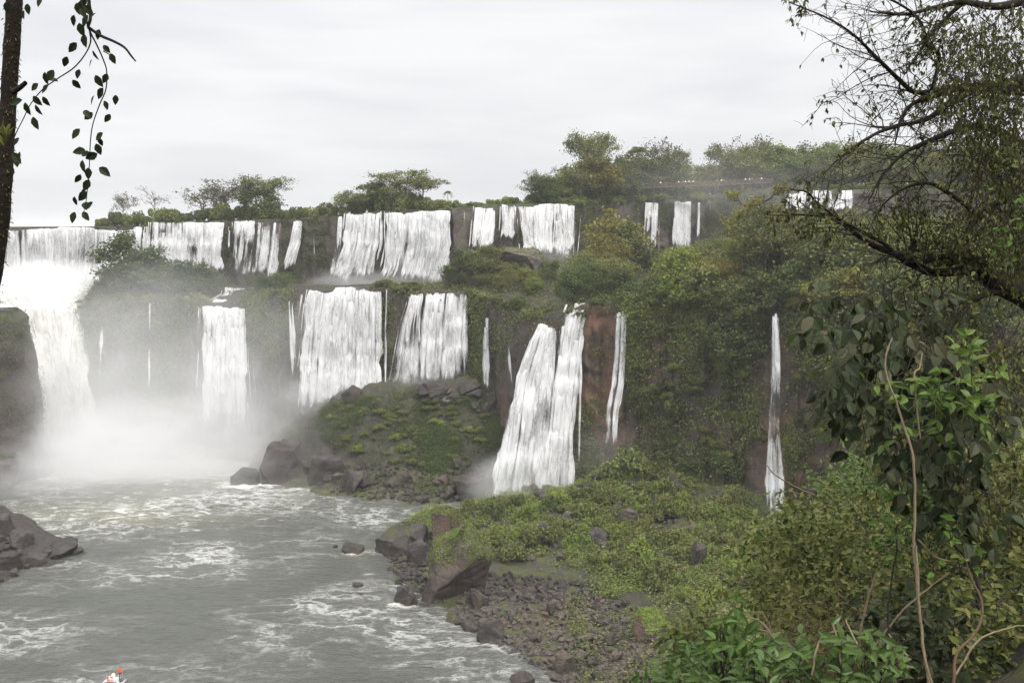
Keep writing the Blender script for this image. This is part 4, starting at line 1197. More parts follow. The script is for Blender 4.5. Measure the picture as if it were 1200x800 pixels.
# ------------------------------------------------------------------ rocks
def rock_mesh(seed, sx=1, sy=1, sz=.7, npts=16, sub=0, rough=.05):
    r = np.random.default_rng(seed)
    bm = bmesh.new()
    p = unit(r.normal(size=(npts, 3))) * r.uniform(.8, 1.05, (npts, 1))
    p = np.sign(p) * np.abs(p) ** .75
    for v in p * np.array([sx, sy, sz]): bm.verts.new(v)
    res = bmesh.ops.convex_hull(bm, input=bm.verts)
    bmesh.ops.delete(bm, geom=[e for e in res['geom_interior'] if isinstance(e, bmesh.types.BMVert)], context='VERTS')
    bmesh.ops.dissolve_limit(bm, angle_limit=.18, verts=bm.verts, edges=bm.edges)
    bmesh.ops.bevel(bm, geom=list(bm.edges), offset=.045, segments=2, affect='EDGES', profile=.6)
    bmesh.ops.triangulate(bm, faces=bm.faces)
    if sub: bmesh.ops.subdivide_edges(bm, edges=bm.edges, cuts=sub, use_grid_fill=True)
    bmesh.ops.recalc_face_normals(bm, faces=bm.faces)
    bm.normal_update()
    co = np.array([v.co[:] for v in bm.verts])
    if len(co):
        d = fbm(co * 2.2 + seed, 4, seed % 50) * rough * 2 + np.minimum(0, fbm(co * 1.1 + seed * 3, 2, 7)) * rough * 2
        for v, k in zip(bm.verts, d): v.co += v.normal * float(k)
    me = bpy.data.meshes.new('rock'); bm.to_mesh(me); bm.free()
    return me


def rock_arrays(me):
    V = np.array([v.co[:] for v in me.vertices]); F = np.array([p.vertices[:] for p in me.polygons]); return V, F


RK = [rock_mesh(i, 1, rng.uniform(.7, 1), rng.uniform(.55, .85), int(rng.integers(11, 20)), 1, .06) for i in range(10)]
WRK = [m_.copy() for m_ in RK]
for m_ in RK: m_.materials.append(M['boulder'])
for m_ in WRK: m_.materials.append(M['wet_boulder'])


def boulder(loc, s, label, group=None, wet=False, zs=1.0, sink=.25, i=None, name='boulder', tilt=.35):
    me = (WRK if wet else RK)[rng.integers(10) if i is None else i]
    o = obj(name, me); o.scale = (s, s * rng.uniform(.75, 1.1), s * zs)
    o.location = Vector(loc) + Vector((0, 0, s * zs * (.5 - sink)))
    o.rotation_euler = (rng.uniform(-tilt, tilt), rng.uniform(-tilt, tilt), rng.uniform(0, 6.28))
    return tag(o, label, 'boulder', group)


def big_boulder(px, py, wpx, hpx, label, seed, matn='boulder', wet_z0=True, sink=.3, depth=None, squash=.9, bvs=None):
    """a boulder of its own shape; (px,py) = middle of its foot, size in picture pixels at that distance"""
    if depth is None:
        h = hit(px, py, *(bvs or [BV_SLOPE, BV_MOUND])); p = WZ(px, py, 0.0)
        p = np.array(h[0]) if (h is not None and h[0].z > 0.0) else p
    else: p = W(px, py, depth)
    k = p[1] / FPX
    sx, sz = wpx * k * .5, hpx * k / (2 - 2 * sink)
    me = rock_mesh(seed, 1, squash, 1, 18, 3, .045); me.materials.append(M[matn])
    o = obj('boulder', me); o.scale = (sx, sx, sz)
    o.location = (p[0], p[1] + sx * .3, p[2] + sz * (1 - 2 * sink))
    o.rotation_euler = (0, 0, rng.uniform(-.4, .4))
    return tag(o, label, 'boulder')


def moss_cap(parent, n, leaf, mat, top=.15):
    """leaf tufts over the upper faces of a boulder, as its part (in the boulder's own frame)"""
    me = parent.data; V = np.array([v.co[:] for v in me.vertices]); sc = np.array(parent.scale)
    F = np.array([p.vertices[:] for p in me.polygons if len(p.vertices) == 3]); a, b, c = V[F[:, 0]] * sc, V[F[:, 1]] * sc, V[F[:, 2]] * sc
    nn = np.cross(b - a, c - a); ar = np.linalg.norm(nn, axis=1); nn = nn / (ar[:, None] + 1e-9)
    ctr = (a + b + c) / 3
    nn = nn * np.where((nn * ctr).sum(1, keepdims=True) < 0, -1, 1)
    w_ = ar * np.clip((nn[:, 2] + ctr[:, 2] / sc[2] * .8 + fbm(ctr * .5, 3, 9) * .8 - top) * 2, 0, 1); w_ = np.nan_to_num(w_) + 1e-12; i = rng.choice(len(F), n, p=w_ / w_.sum())
    u, v = rng.random((n, 1)), rng.random((n, 1)); f = u + v > 1; u, v = np.where(f, 1 - u, u), np.where(f, 1 - v, v)
    P = a[i] + (b - a)[i] * u + (c - a)[i] * v + nn[i] * rng.uniform(-.02, .25, (n, 1)) + rng.normal(size=(n, 3)) * .08
    mb = MB(); far_leaves(mb, P, leaf, .5, .55, nrm=unit(nn[i] + rdir(n) * .8 + np.array([0, 0, .3])))
    Vv, Ff = mb.arrays()
    return mesh_np('moss_cap', Vv / sc, Ff, mat, False, parent)


b = big_boulder(535, 704, 84, 96, 'big tilted boulder with a bushy green cap at the tip of the spur', 101, 'mossy_rock'); moss_cap(b, 4200, .3, M['fresh_leaf'], .2)
b = big_boulder(524, 640, 46, 58, 'upright rock with a green crown behind the big tilted boulder', 102, 'mossy_rock'); moss_cap(b, 1600, .3, M['tree_leaf'], .3)
b = big_boulder(762, 752, 56, 38, 'brown boulder with a bright green bushy cap near the foot of the slope', 103, 'mossy_rock'); moss_cap(b, 1800, .26, M['fresh_leaf'], .55)
big_boulder(819, 666, 22, 36, 'dark upright boulder standing in the green of the upper spur', 104, 'wet_boulder')
big_boulder(752, 566, 20, 22, 'brown rock poking out between the bushy knobs on the spur crest', 105, depth=191)
big_boulder(575, 752, 36, 28, 'angular dark boulder at the water edge below the big tilted one', 106, 'wet_boulder')
big_boulder(558, 712, 32, 24, 'flat-topped brown boulder just right of the big tilted one', 107)
big_boulder(700, 640, 30, 24, 'dark rock showing through the bushes in the middle of the spur', 108, 'wet_boulder')
big_boulder(735, 615, 28, 24, 'jagged rock in the bushes high on the spur', 109)
big_boulder(612, 805, 34, 18, 'dark boulder in the shallows at the very front of the beach', 110, 'wet_boulder')
big_boulder(664, 788, 34, 30, 'pale grey boulder at the front of the rubble beach', 111)
big_boulder(462, 648, 52, 26, 'long dark rock lying in the water off the tip of the spur', 112, 'wet_boulder')
big_boulder(490, 636, 26, 26, 'squarish dark rock between the long rock and the spur', 113, 'wet_boulder')
big_boulder(490, 660, 30, 34, 'stacked dark slab rock left of the big tilted boulder', 114, 'wet_boulder')
big_boulder(476, 708, 36, 24, 'low dark boulder in the water left of the big tilted boulder', 115, 'wet_boulder')
big_boulder(413, 648, 27, 15, 'small dark rock in the river left of the long rock', 116, 'wet_boulder')
big_boulder(419, 688, 18, 6, 'flat dark rock barely above the water, in open river', 117, 'wet_boulder')
big_boulder(422, 698, 8, 4, 'tiny rock below the flat one in open river', 118, 'wet_boulder')
big_boulder(393, 642, 7, 4, 'tiny rock left of the small dark rock in open river', 119, 'wet_boulder')
big_boulder(285, 568, 42, 21, 'rounded dark boulder in the foaming pool left of the mound', 120, 'wet_boulder')
big_boulder(314, 567, 18, 6, 'low rock between the rounded boulder and the mound', 121, 'wet_boulder')
big_boulder(332, 560, 62, 52, 'massive smooth rock at the left foot of the mound', 122, 'wet_boulder')
big_boulder(380, 566, 52, 38, 'massive cracked rock next to the smooth one at the foot of the mound', 123, 'wet_boulder')
big_boulder(415, 575, 30, 28, 'block of rock under the bushes at the foot of the mound', 124, 'wet_boulder')
big_boulder(555, 580, 54, 30, 'flat brown ledge of rock at the right foot of the mound', 125, 'wet_boulder')
big_boulder(412, 470, 28, 20, 'dark rock on the left crest of the mound in front of the widest curtain', 126, 'wet_boulder')
big_boulder(392, 473, 14, 10, 'small rock on the crest of the mound left of the dark one', 127, 'wet_boulder')
big_boulder(506, 462, 42, 18, 'jagged rock on the highest crest of the mound, under the three columns', 128, 'wet_boulder')
big_boulder(550, 458, 36, 14, 'flat jagged rock on the right crest of the mound', 129, 'wet_boulder')
big_boulder(575, 475, 26, 18, 'dark rock at the right shoulder of the mound', 130, 'wet_boulder')
b = big_boulder(610, 320, 60, 32, 'bare brown rock outcrop in front of the square upper fall', 131, depth=262); moss_cap(b, 900, .4, M['tree_leaf'], .3)
b = big_boulder(545, 342, 44, 44, 'mossy rock knoll beside the widest upper fall', 132, 'mossy_rock', depth=258); moss_cap(b, 1500, .4, M['dark_leaf'], .2)

g = 'rocks of the rubble beach'
rub_poly = [(488, 668), (560, 694), (620, 686), (690, 694), (758, 732), (790, 770), (800, 806), (640, 806), (636, 786), (590, 764), (540, 738), (505, 700)]
for px, py in sample_poly(rub_poly, 125):
    h = hit(px, py, BV_SLOPE)
    if h and h[0].z > -.4: boulder(h[0], abs(rng.normal(0, .45)) + .4, 'angular dark rock lying in the rubble beach of the spur', g, rng.random() < .35)
g = 'rocks among the bushes of the spur'
for px, py in sample_poly(spur_poly, 48):
    h = hit(px, py, BV_SLOPE)
    if h and h[0].y > 90: boulder(h[0], rng.uniform(.8, 2.1), 'dark rock showing among the bushes of the green spur', g, rng.random() < .5, 1.0, .3)
g = 'rocks along the foot of the mound'
for px, py in sample_poly([(300, 540), (380, 545), (440, 545), (520, 548), (585, 530), (596, 585), (520, 590), (430, 586), (350, 574), (305, 558)], 52).tolist() + sample_poly([(480, 468), (540, 452), (590, 470), (585, 500), (560, 480)], 18).tolist():
    h = hit(px, py, BV_MOUND)
    if h and h[0].z > -.5: boulder(h[0], abs(rng.normal(0, .9)) + .6, 'dark rock in the jumble around the river mound', g, rng.random() < .6)


def rubble(name, polys, n, smin, smax, bvs, mat):
    mb = MB(); A = [rock_arrays(m_) for m_ in RK]
    for pl in polys:
        for px, py in sample_poly(pl, n):
            h = hit(px, py, *bvs)
            if not h or h[0].z < -.3: continue
            V, F = A[rng.integers(10)]; s = smin + (smax - smin) * rng.random() ** 2
            Rm = np.array(Matrix.Rotation(rng.uniform(0, 6.28), 3, 'Z') @ Matrix.Rotation(rng.uniform(-.6, .6), 3, 'X'))
            mb.add(V @ Rm.T * s + np.array(h[0]) + np.array([0, 0, s * .15]), F)
    return tag(mb.build(name, mat), kind='stuff')


rubble('beach_rubble', [rub_poly], 1700, .22, .7, [BV_SLOPE], M['boulder'])
rubble('shore_rubble', [[(448, 640), (500, 622), (525, 640), (520, 690), (490, 722), (465, 690)], [(545, 668), (640, 676), (700, 686), (760, 718), (700, 714), (560, 700)]], 330, .3, .9, [BV_SLOPE], M['wet_boulder'])
rubble('mound_rubble', [[(400, 545), (520, 548), (585, 530), (596, 585), (520, 590), (430, 586), (380, 578)]], 420, .3, .9, [BV_MOUND], M['wet_boulder'])
rubble('spur_rubble', [spur_poly], 420, .25, .8, [BV_SLOPE], M['boulder'])


# left promontory and the bank under it
def outcrop(name, label, outline, dep, thick, seed, mat, base_z=-1.5, leafn=0):
    """a standing rock: silhouette rows (py, left px, right px) at distance dep, rounded in depth, broken up by noise"""
    o_ = np.asarray(outline, float); n_, m_ = 60, 72
    py = np.linspace(o_[0, 0], o_[-1, 0], n_); L = np.interp(py, o_[:, 0], o_[:, 1]); Rr = np.interp(py, o_[:, 0], o_[:, 2])
    a = np.linspace(0, 2 * np.pi, m_, endpoint=False)
    z = W(0, py, dep)[:, 2]; k = dep / FPX
    cx = ((L + Rr) / 2 - 600) * k; rx = (Rr - L) / 2 * k
    V = np.stack([cx[:, None] + rx[:, None] * np.sign(np.cos(a)) * np.abs(np.cos(a)) ** .7, dep + thick * np.sign(np.sin(a)) * np.abs(np.sin(a)) ** .7 * np.clip(rx / rx.max(), .15, 1)[:, None] + 0 * rx[:, None], np.repeat(z[:, None], m_, 1)], -1)
    q_ = V.copy(); q_[..., 2] *= .5
    out = V - np.stack([cx, np.full(n_, dep), z], -1)[:, None]; out[..., 2] = 0; out = unit(out)
    V = V + out * (fbm(q_ * .2 + seed, 4, seed) * 1.8 + fbm(q_ * .8 + seed, 3, seed + 1) * .6)[..., None]
    V[..., 2] += fbm(V * .3, 2, seed + 3) * .8
    i = np.arange(n_ - 1)[:, None] * m_; j = np.arange(m_)[None]; F = np.stack([i + j, i + (j + 1) % m_, i + m_ + (j + 1) % m_, i + m_ + j], -1).reshape(-1, 4)
    top = V[0].mean(0) + np.array([0, 0, .4]); V = np.concatenate([V.reshape(-1, 3), top[None]])
    T = np.stack([np.arange(m_), (np.arange(m_) + 1) % m_, np.full(m_, n_ * m_)], -1)
    o = mesh_np(name, V, [F, T], mat, True); tag(o, label, 'rock')
    if leafn:
        P, N = tri_sample(V, F, leafn, lambda c, nn: (fbm(c * .15, 3, seed + 5) > -.1) * np.clip((c[:, 2] - z.mean() + 12) / 14, .1, 1) * (pix(c)[0] > -60))
        N = toward_cam(N, P); mb = MB(); C = np.repeat(P, 5, 0) + rng.normal(size=(leafn * 5, 3)) * .5 + np.repeat(N, 5, 0) * .25
        far_leaves(mb, C, .42, .6, nrm=unit(np.repeat(N, 5, 0) + rdir(leafn * 5) * .8)); V2, F2 = mb.arrays()
        mesh_np('moss', V2, F2, M['dark_leaf'], False, o)
    return o


outcrop('rock_promontory', 'dark overgrown rock promontory at the left edge, beside the roaring chute', [(364, -90, 12), (372, -110, 24), (390, -120, 28), (410, -120, 33), (440, -125, 34), (480, -130, 40), (520, -130, 40), (560, -130, 42)], 236, 9, 301, M['cliff'], leafn=1500)
outcrop('rock_block', 'dark rock block rising from the mist at the left edge, below the promontory', [(532, -40, 4), (540, -50, 7), (560, -50, 9), (575, -50, 8)], 226, 4, 331, M['cliff'])
bank_bvs = []
xs = np.arange(-120, -62, .5); ys = np.arange(150, 200, .5)
X, Y = np.meshgrid(xs, ys)
bk = TPS([(*WZ(-5, 690, 0.0)[:2], 0), (*WZ(20, 672, 0.0)[:2], .2), (*WZ(60, 655, 0.0)[:2], .2), (*WZ(95, 642, 0.0)[:2], .1), tuple(W(0, 600, 190)), tuple(W(25, 622, 186)), tuple(W(55, 634, 182)), tuple(W(-40, 600, 188)), tuple(W(-60, 640, 180)),
          (*WZ(110, 636, 0.0)[:2], -2), (*WZ(60, 680, 0.0)[:2], -3), (*WZ(20, 705, 0.0)[:2], -3), (*WZ(60, 612, 0.0)[:2], -2), (*WZ(0, 585, 0.0)[:2], -2), (*WZ(-40, 720, 0.0)[:2], -2), (*WZ(-120, 640, 0.0)[:2], 6)], .3)
Z = bk(X, Y); pp = np.stack([X, Y, Z], -1); Z += fbm(pp * .25, 4, 77) * 1.1 + np.abs(fbm(pp * .8, 3, 78)) * .7
BKV = np.stack([X, Y, Z], -1).reshape(-1, 3); BKF = grid_faces(len(ys), len(xs))
tag(mesh_np('left_bank_ground', BKV, BKF, M['wet_boulder'], True), kind='structure')
BV_BANK = BVHTree.FromPolygons([Vector(v) for v in BKV], BKF.tolist())
for px, py, w_, h_, lab, sd_ in [(6, 628, 26, 30, 'tall dark block at the left edge of the near left bank', 141), (22, 640, 34, 20, 'stepped dark block beside the tallest one on the left bank', 142), (62, 650, 56, 20, 'long low rock at the tip of the left bank', 143), (38, 662, 34, 16, 'flat rock at the water edge of the left bank', 144), (10, 668, 30, 20, 'dark rock at the lower corner of the left bank', 145), (85, 648, 24, 7, 'thin slab just awash beyond the tip of the left bank', 146)]:
    big_boulder(px, py, w_, h_, lab, sd_, 'wet_boulder', bvs=[BV_BANK])
g = 'rocks of the left bank'
for px, py in sample_poly([(-5, 615), (40, 632), (85, 640), (60, 656), (25, 672), (-5, 690)], 30):
    h = hit(px, py, BV_BANK)
    if h and h[0].z > -.4: boulder(h[0], rng.uniform(.4, 1.3), 'small dark rock in the pile on the near left bank', g, True)
#@@PART3
# ------------------------------------------------------------------ foreground vegetation
M['near_small'] = leaf_mat('small_leaf', [(0.035, 0.044, 0.014), (0.07, 0.085, 0.024), (0.11, 0.12, 0.034), (0.17, 0.165, 0.055)], 0.45, .3, .2)
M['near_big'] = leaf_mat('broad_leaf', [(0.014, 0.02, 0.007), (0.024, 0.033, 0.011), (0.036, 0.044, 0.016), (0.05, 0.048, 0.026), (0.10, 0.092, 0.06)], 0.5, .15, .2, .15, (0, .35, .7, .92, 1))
M['near_bright'] = leaf_mat('bright_leaf', [(0.055, 0.095, 0.016), (0.09, 0.145, 0.024), (0.13, 0.18, 0.04)], 0.4, .35, .2, .22)
M['near_mid'] = leaf_mat('bush_leaf', [(0.045, 0.06, 0.016), (0.08, 0.10, 0.025), (0.12, 0.13, 0.035), (0.16, 0.15, 0.055)], 0.45, .3, .3)
M['near_green'] = leaf_mat('weed_leaf', [(0.05, 0.085, 0.02), (0.075, 0.125, 0.03), (0.10, 0.15, 0.04)], 0.38, .25, .2, .25)
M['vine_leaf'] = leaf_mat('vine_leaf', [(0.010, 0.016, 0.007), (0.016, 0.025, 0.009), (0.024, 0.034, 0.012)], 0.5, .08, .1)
M['limb'] = plain_mat('limb_bark', (0.024, 0.019, 0.015), 0.9, 30.0, 0.6)
M['twig'] = plain_mat('twig_bark', (0.035, 0.028, 0.022), 0.85, 20.0, 0.4)
M['dry_twig'] = plain_mat('dry_twig', (0.20, 0.155, 0.10), 0.8, 25.0, 0.35)
M['dry_red'] = plain_mat('dead_stem', (0.13, 0.085, 0.055), 0.85, 25.0, 0.4)


def P3(pts, d0, d1=None, n=None, rp=None):
    """trace given in picture points -> smooth path in space between two distances, radii from picture pixels"""
    pts = np.asarray(pts, float); k = len(pts)
    d = np.linspace(d0, d1 if d1 is not None else d0, k)
    p = spline(W(pts[:, 0], pts[:, 1], d), n or k * 4)
    if rp is None: return p
    return p, np.interp(np.linspace(0, 1, len(p)), np.linspace(0, 1, len(rp)), rp) * p[:, 1] / FPX


def twig_growth(mb, nodes, start, dirn, length, rad, level, bias, droop=0.0, wig=.35):
    n = max(4, int(length / .07)); p = [np.asarray(start, float)]; d = unit(np.asarray(dirn, float)); st = length / n
    for i in range(n):
        d = unit(d + rng.normal(size=3) * wig * .45 + np.asarray(bias) * .06 + np.array([0, 0, -droop * .08])); p.append(p[-1] + d * st)
    p = np.array(p); mb.add(*tube(p, np.linspace(rad, max(.0012, rad * .35), len(p)), 4 if rad > .004 else 3))
    for i in range(2, len(p)): nodes.append((p[i], unit(p[i] - p[i - 1]), level))
    if level > 0:
        for i in range(1, len(p)):
            if rng.random() < (.5 if level > 1 else .38):
                dd = unit(p[i] - p[i - 1]); s = unit(rdir(1)[0] - dd * .1)
                twig_growth(mb, nodes, p[i], dd * .75 + s * .85, length * rng.uniform(.3, .6), max(.0015, rad * .55), level - 1, bias, droop, wig)


# -- the big tree leaning in from the right
T = thing('leaning_tree', 'big fine-twigged tree leaning in over the view from the right side', 'tree', tuple(W(1420, 860, 9.5)))
T_LOC = np.array(T.location)


def attach(mb, name, mat, parent, base, smooth=True):
    V, F = mb.arrays(); return mesh_np(name, V - base, F, mat, smooth, parent)


mb = MB(); p, r = P3([(1430, 900), (1410, 700), (1370, 520), (1340, 400), (1330, 250), (1300, 90), (1280, -60), (1240, -250)], 9.5, 9.3, 40, [42, 38, 34, 32, 28, 24, 20, 14])
r = r * (1 + .08 * fbm(p * 6, 3, 5)); mb.add(*tube(p, r, 10)); attach(mb, 'trunk', M['limb'], T, T_LOC)
LIMBS = [
    ([(1340, 410), (1270, 375), (1210, 347), (1160, 326), (1140, 317), (1100, 319), (1085, 317), (1070, 309), (1050, 299), (1020, 286), (1000, 272), (985, 262), (960, 253), (905, 252)], 9.4, 8.2, [30, 26, 20, 12, 7, 5, 5.5, 6, 4.5, 3.2, 2.8, 2.2, 1.6, .8]),
    ([(1165, 325), (1150, 306), (1130, 301), (1110, 300), (1090, 304), (1074, 309)], 9.0, 8.6, [6, 4.5, 4, 3.5, 3.5, 4]),
    ([(1068, 308), (1069, 296), (1073, 284)], 8.55, 8.5, [5, 4.5, 3.5]),
    ([(1050, 299), (1035, 285), (1003, 268), (985, 258), (960, 240), (946, 226), (928, 222)], 8.5, 7.9, [3, 2.6, 2.2, 1.8, 1.5, 1.1, .7]),
    ([(1190, 338), (1160, 345), (1140, 352), (1120, 356), (1100, 362), (1075, 370), (1050, 366)], 9.1, 8.7, [7, 3.5, 2.6, 2, 1.8, 1.2, .7]),
    ([(1300, 120), (1240, 112), (1180, 104), (1110, 104), (1090, 108), (1070, 107), (1050, 90), (1035, 75), (1020, 60), (1005, 45), (985, 30), (960, 17), (925, 3)], 9.3, 8.0, [9, 8, 6, 4.5, 3.2, 2.8, 2.4, 2.2, 1.9, 1.6, 1.3, 1.0, .6]),
    ([(1180, 104), (1130, 102), (1100, 111), (1075, 119), (1060, 132), (1052, 150), (1049, 170)], 9.0, 8.5, [6, 4, 3.2, 2.6, 2, 1.5, .8]),
    ([(1240, 90), (1190, 96), (1140, 107), (1110, 124), (1085, 140), (1050, 148), (1020, 160), (990, 180), (965, 204)], 9.2, 8.2, [7, 5.5, 4.5, 3.6, 3, 2.3, 1.8, 1.2, .7]),
    ([(1290, -20), (1220, -4), (1170, 8), (1130, 3), (1095, 9), (1060, 17), (1020, 14)], 9.2, 8.3, [9, 6, 4.5, 3.6, 2.6, 1.8, .8]),
    ([(1130, 3), (1112, 18), (1092, 40), (1076, 62), (1060, 88)], 8.9, 8.5, [3, 2.4, 1.9, 1.4, .7]),
    ([(1090, 110), (1101, 66), (1083, 52), (1084, 42), (1076, 22), (1056, 6), (1034, -4)], 8.8, 8.3, [2.4, 2.2, 2, 2, 1.8, 1.4, 1]),
    ([(1310, 200), (1250, 190), (1200, 170), (1160, 150), (1125, 152), (1090, 165), (1060, 180), (1035, 205), (1018, 235)], 9.3, 8.3, [9, 7, 5.5, 4.4, 3.6, 3, 2.2, 1.5, .8]),
    ([(1320, 260), (1250, 245), (1190, 230), (1160, 245), (1140, 262), (1120, 290), (1112, 318)], 9.3, 8.8, [9, 7, 5, 4, 3, 2.2, 1.2]),
    ([(1150, 255), (1120, 232), (1092, 216), (1066, 218), (1040, 235), (1022, 262)], 8.8, 8.3, [3.5, 2.6, 2.2, 1.8, 1.2, .7]),
    ([(1190, 200), (1150, 180), (1145, 210), (1136, 240), (1137, 262)], 8.9, 8.7, [4, 3, 2.4, 2, 1.2]),
    ([(1330, 330), (1270, 300), (1225, 285), (1200, 262), (1182, 240), (1170, 210), (1165, 185)], 9.3, 8.9, [10, 7, 5.5, 5, 4, 3, 2]),
]
tw, nodes = MB(), []
for li, (pts, d0, d1, rp) in enumerate(LIMBS):
    mb = MB(); p, r = P3(pts, d0, d1, len(pts) * 5, rp); p = p + fbm(p * 5 + li, 3, 3)[:, None] * np.array([.01, .05, .012]); r = r * (1 + .16 * fbm(p * 12, 2, 9))
    mb.add(*tube(p, r, 7)); attach(mb, 'branch', M['limb'], T, T_LOC)
    seg = np.linalg.norm(np.diff(p, axis=0), axis=1).cumsum()
    for i in range(3, len(p)):
        f = i / len(p)
        if r[i] * FPX / p[i, 1] > 8 or rng.random() > .55 + .4 * f: continue
        d = unit(p[i] - p[i - 1]); low = pix(p[i:i + 1])[1][0] > 215
        twig_growth(tw, nodes, p[i], d * .65 + rdir(1)[0] * np.array([.9, .6, .9]), rng.uniform(.22, .62) * np.interp(pix(p[i:i + 1])[0][0], [920, 1040], [.3, 1]), max(.0024, min(.006, r[i] * .4)), 2, (-.5, 0, -.15 if not low else .1), .1)
attach(tw, 'twigs', M['twig'], T, T_LOC)
# leaves: sprays along the twigs, thick to the right, thin to the left
mb = MB(); Pn = np.array([q_[0] for q_ in nodes]); Dn = np.array([q_[1] for q_ in nodes]); nx, ny = pix(Pn)
prob = np.interp(nx, [900, 930, 990, 1040, 1100, 1150], [.5, .6, .22, .12, .45, .75]) + .12 * (ny > 230)
clus = fbm(Pn * 2.2, 3, 15); prob = prob * np.clip(.4 + clus * 3.0, .04, 1.8)
kk = rng.random(len(Pn)) < prob; C = np.repeat(Pn[kk], 2, 0); D = np.repeat(Dn[kk], 2, 0)
near_leaves(mb, C, unit(D * .5 + rdir(len(C)) * .8 + np.array([0, 0, -.5])), unit(rdir(len(C)) * .6 + np.array([0, 0, 1.0])), rng.uniform(.026, .046, len(C)), .5, .2, .15)
# the hanging leafy mass at the right
hang = MB(); hn = []
for px, py in sample_poly([(1128, 18), (1215, -10), (1225, 330), (1175, 318), (1140, 240), (1112, 170), (1092, 120), (1085, 75)], 600):
    twig_growth(hang, hn, W(px, py - 14, rng.uniform(7.6, 10)), np.array([rng.normal(0, .5), rng.normal(0, .4), -.7]), rng.uniform(.25, .6), .003, 1, (-.1, 0, -.6), .5)
attach(hang, 'hanging_twigs', M['twig'], T, T_LOC)
Pn = np.array([q_[0] for q_ in hn]); Dn = np.array([q_[1] for q_ in hn]); kk = rng.random(len(Pn)) < .85 * np.clip(.55 + fbm(Pn * 1.8, 3, 19) * 2.4, .05, 1)
C = np.repeat(Pn[kk], 3, 0); D = np.repeat(Dn[kk], 3, 0)
near_leaves(mb, C, unit(D * .5 + rdir(len(C)) * .7 + np.array([0, 0, -.6])), unit(rdir(len(C)) * .7 + np.array([0, 0, 1.0])), rng.uniform(.024, .046, len(C)), .46, .2, .15)
attach(mb, 'leaves', M['near_small'], T, T_LOC, False)
# moss and small ferns riding on the thick limb
mb = MB(); C = W(rng.uniform(1085, 1200, 260), 0, 8.9); lim, _r = P3(LIMBS[0][0], 9.4, 8.2, 120, LIMBS[0][3]); lx = pix(lim)[0]
o_ = np.argsort(lx); C = np.stack([np.interp(rng.uniform(1090, 1215, 260), lx[o_], lim[o_, k]) for k in range(3)], -1)
cx = rng.uniform(1095, 1215, 260); C = np.stack([np.interp(cx, lx[o_], lim[o_, k]) for k in range(3)], -1) + np.array([0, 0, .04])
near_leaves(mb, C, unit(rdir(260) * .6 + np.array([0, -.2, .8])), rdir(260), rng.uniform(.05, .11, 260), .35, .3, .1)
attach(mb, 'perched_ferns', M['near_bright'], T, T_LOC, False)


# -- broad-leaved climber hanging in the middle right
def leafy_stems(name, label, cat, poly_, d0, d1, nstem, L, leafmat, stemmat, per=5, stem_len=.5, up=(0, 0, -.3), wid=.62, parts=('stems', 'leaves'), rad=.004, ground=None, hang=.5):
    base = W(np.mean([q_[0] for q_ in poly_]), max(q_[1] for q_ in poly_), (d0 + d1) / 2)
    o = thing(name, label, cat, tuple(base)); sm, lm = MB(), MB()
    pts = sample_poly(poly_, nstem); C, D = [], []
    for px, py in pts:
        s = W(px, py, rng.uniform(d0, d1)); nn_ = []
        twig_growth(sm, nn_, s, unit(rdir(1)[0] * np.array([1, .7, .8]) + np.asarray(up)), stem_len * rng.uniform(.5, 1.1), rad, 0, (0, 0, 0), .2)
        for q_ in [nn_[i] for i in rng.integers(0, len(nn_), per)]:
            C.append(q_[0]); D.append(unit(q_[1] * .3 + rdir(1)[0] * np.array([1, .8, .6]) + np.array([0, -.25, -hang])))
    if cat == 'bush':
        for q_ in [C[i] for i in rng.integers(0, len(C), 14)]:
            g_ = base + np.array([(q_[0] - base[0]) * .35, (q_[1] - base[1]) * .5, -.25])
            sm.add(*tube(limb_path(g_, q_, rng.uniform(-.1, .15), 8, .03), np.linspace(rad * 2.2, rad * .7, 8), 5))
    C, D = np.array(C), np.array(D)
    N = unit(rdir(len(C)) * .55 + np.array([0, -.55, .75]))
    near_leaves(lm, C, D, N, L * rng.uniform(.65, 1.25, len(C)), wid, .22, .16)
    attach(sm, parts[0], stemmat, o, base); attach(lm, parts[1], leafmat, o, base, False)
    return o


cl_poly = [(972, 345), (985, 330), (1050, 326), (1075, 350), (1095, 380), (1120, 395), (1150, 420), (1160, 470), (1150, 520), (1170, 560), (1150, 600), (1090, 590), (1050, 520), (1005, 500), (990, 440), (975, 395)]
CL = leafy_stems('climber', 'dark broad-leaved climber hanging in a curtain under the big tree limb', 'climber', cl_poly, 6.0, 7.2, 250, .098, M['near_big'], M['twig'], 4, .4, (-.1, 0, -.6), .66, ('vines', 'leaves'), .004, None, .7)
leafy_stems('climber', 'fresh bright-green sprig of leaves in front of the dark climber', 'climber', [(1060, 470), (1085, 450), (1130, 440), (1160, 430), (1175, 445), (1150, 470), (1120, 490), (1085, 500), (1060, 495)], 5.6, 6.0, 34, .075, M['near_bright'], M['near_bright'], 5, .3, (.2, 0, .3), .5, ('vines', 'leaves'), .003, None, .0)
leafy_stems('climber', 'bright-green leafy shoots at the right edge beside the cliff', 'climber', [(1178, 215), (1210, 190), (1215, 320), (1182, 300)], 7.5, 8.2, 34, .055, M['near_bright'], M['twig'], 5, .35, (0, 0, .1), .55, ('vines', 'leaves'), .003, None, .2)
leafy_stems('climber', 'small bright shoots low on the climber, by the long bare liana', 'climber', [(1040, 590), (1075, 580), (1110, 600), (1100, 640), (1050, 650)], 6.0, 7.0, 30, .06, M['near_bright'], M['twig'], 6, .3, (0, 0, .3), .5, ('vines', 'leaves'), .003, None, .1)

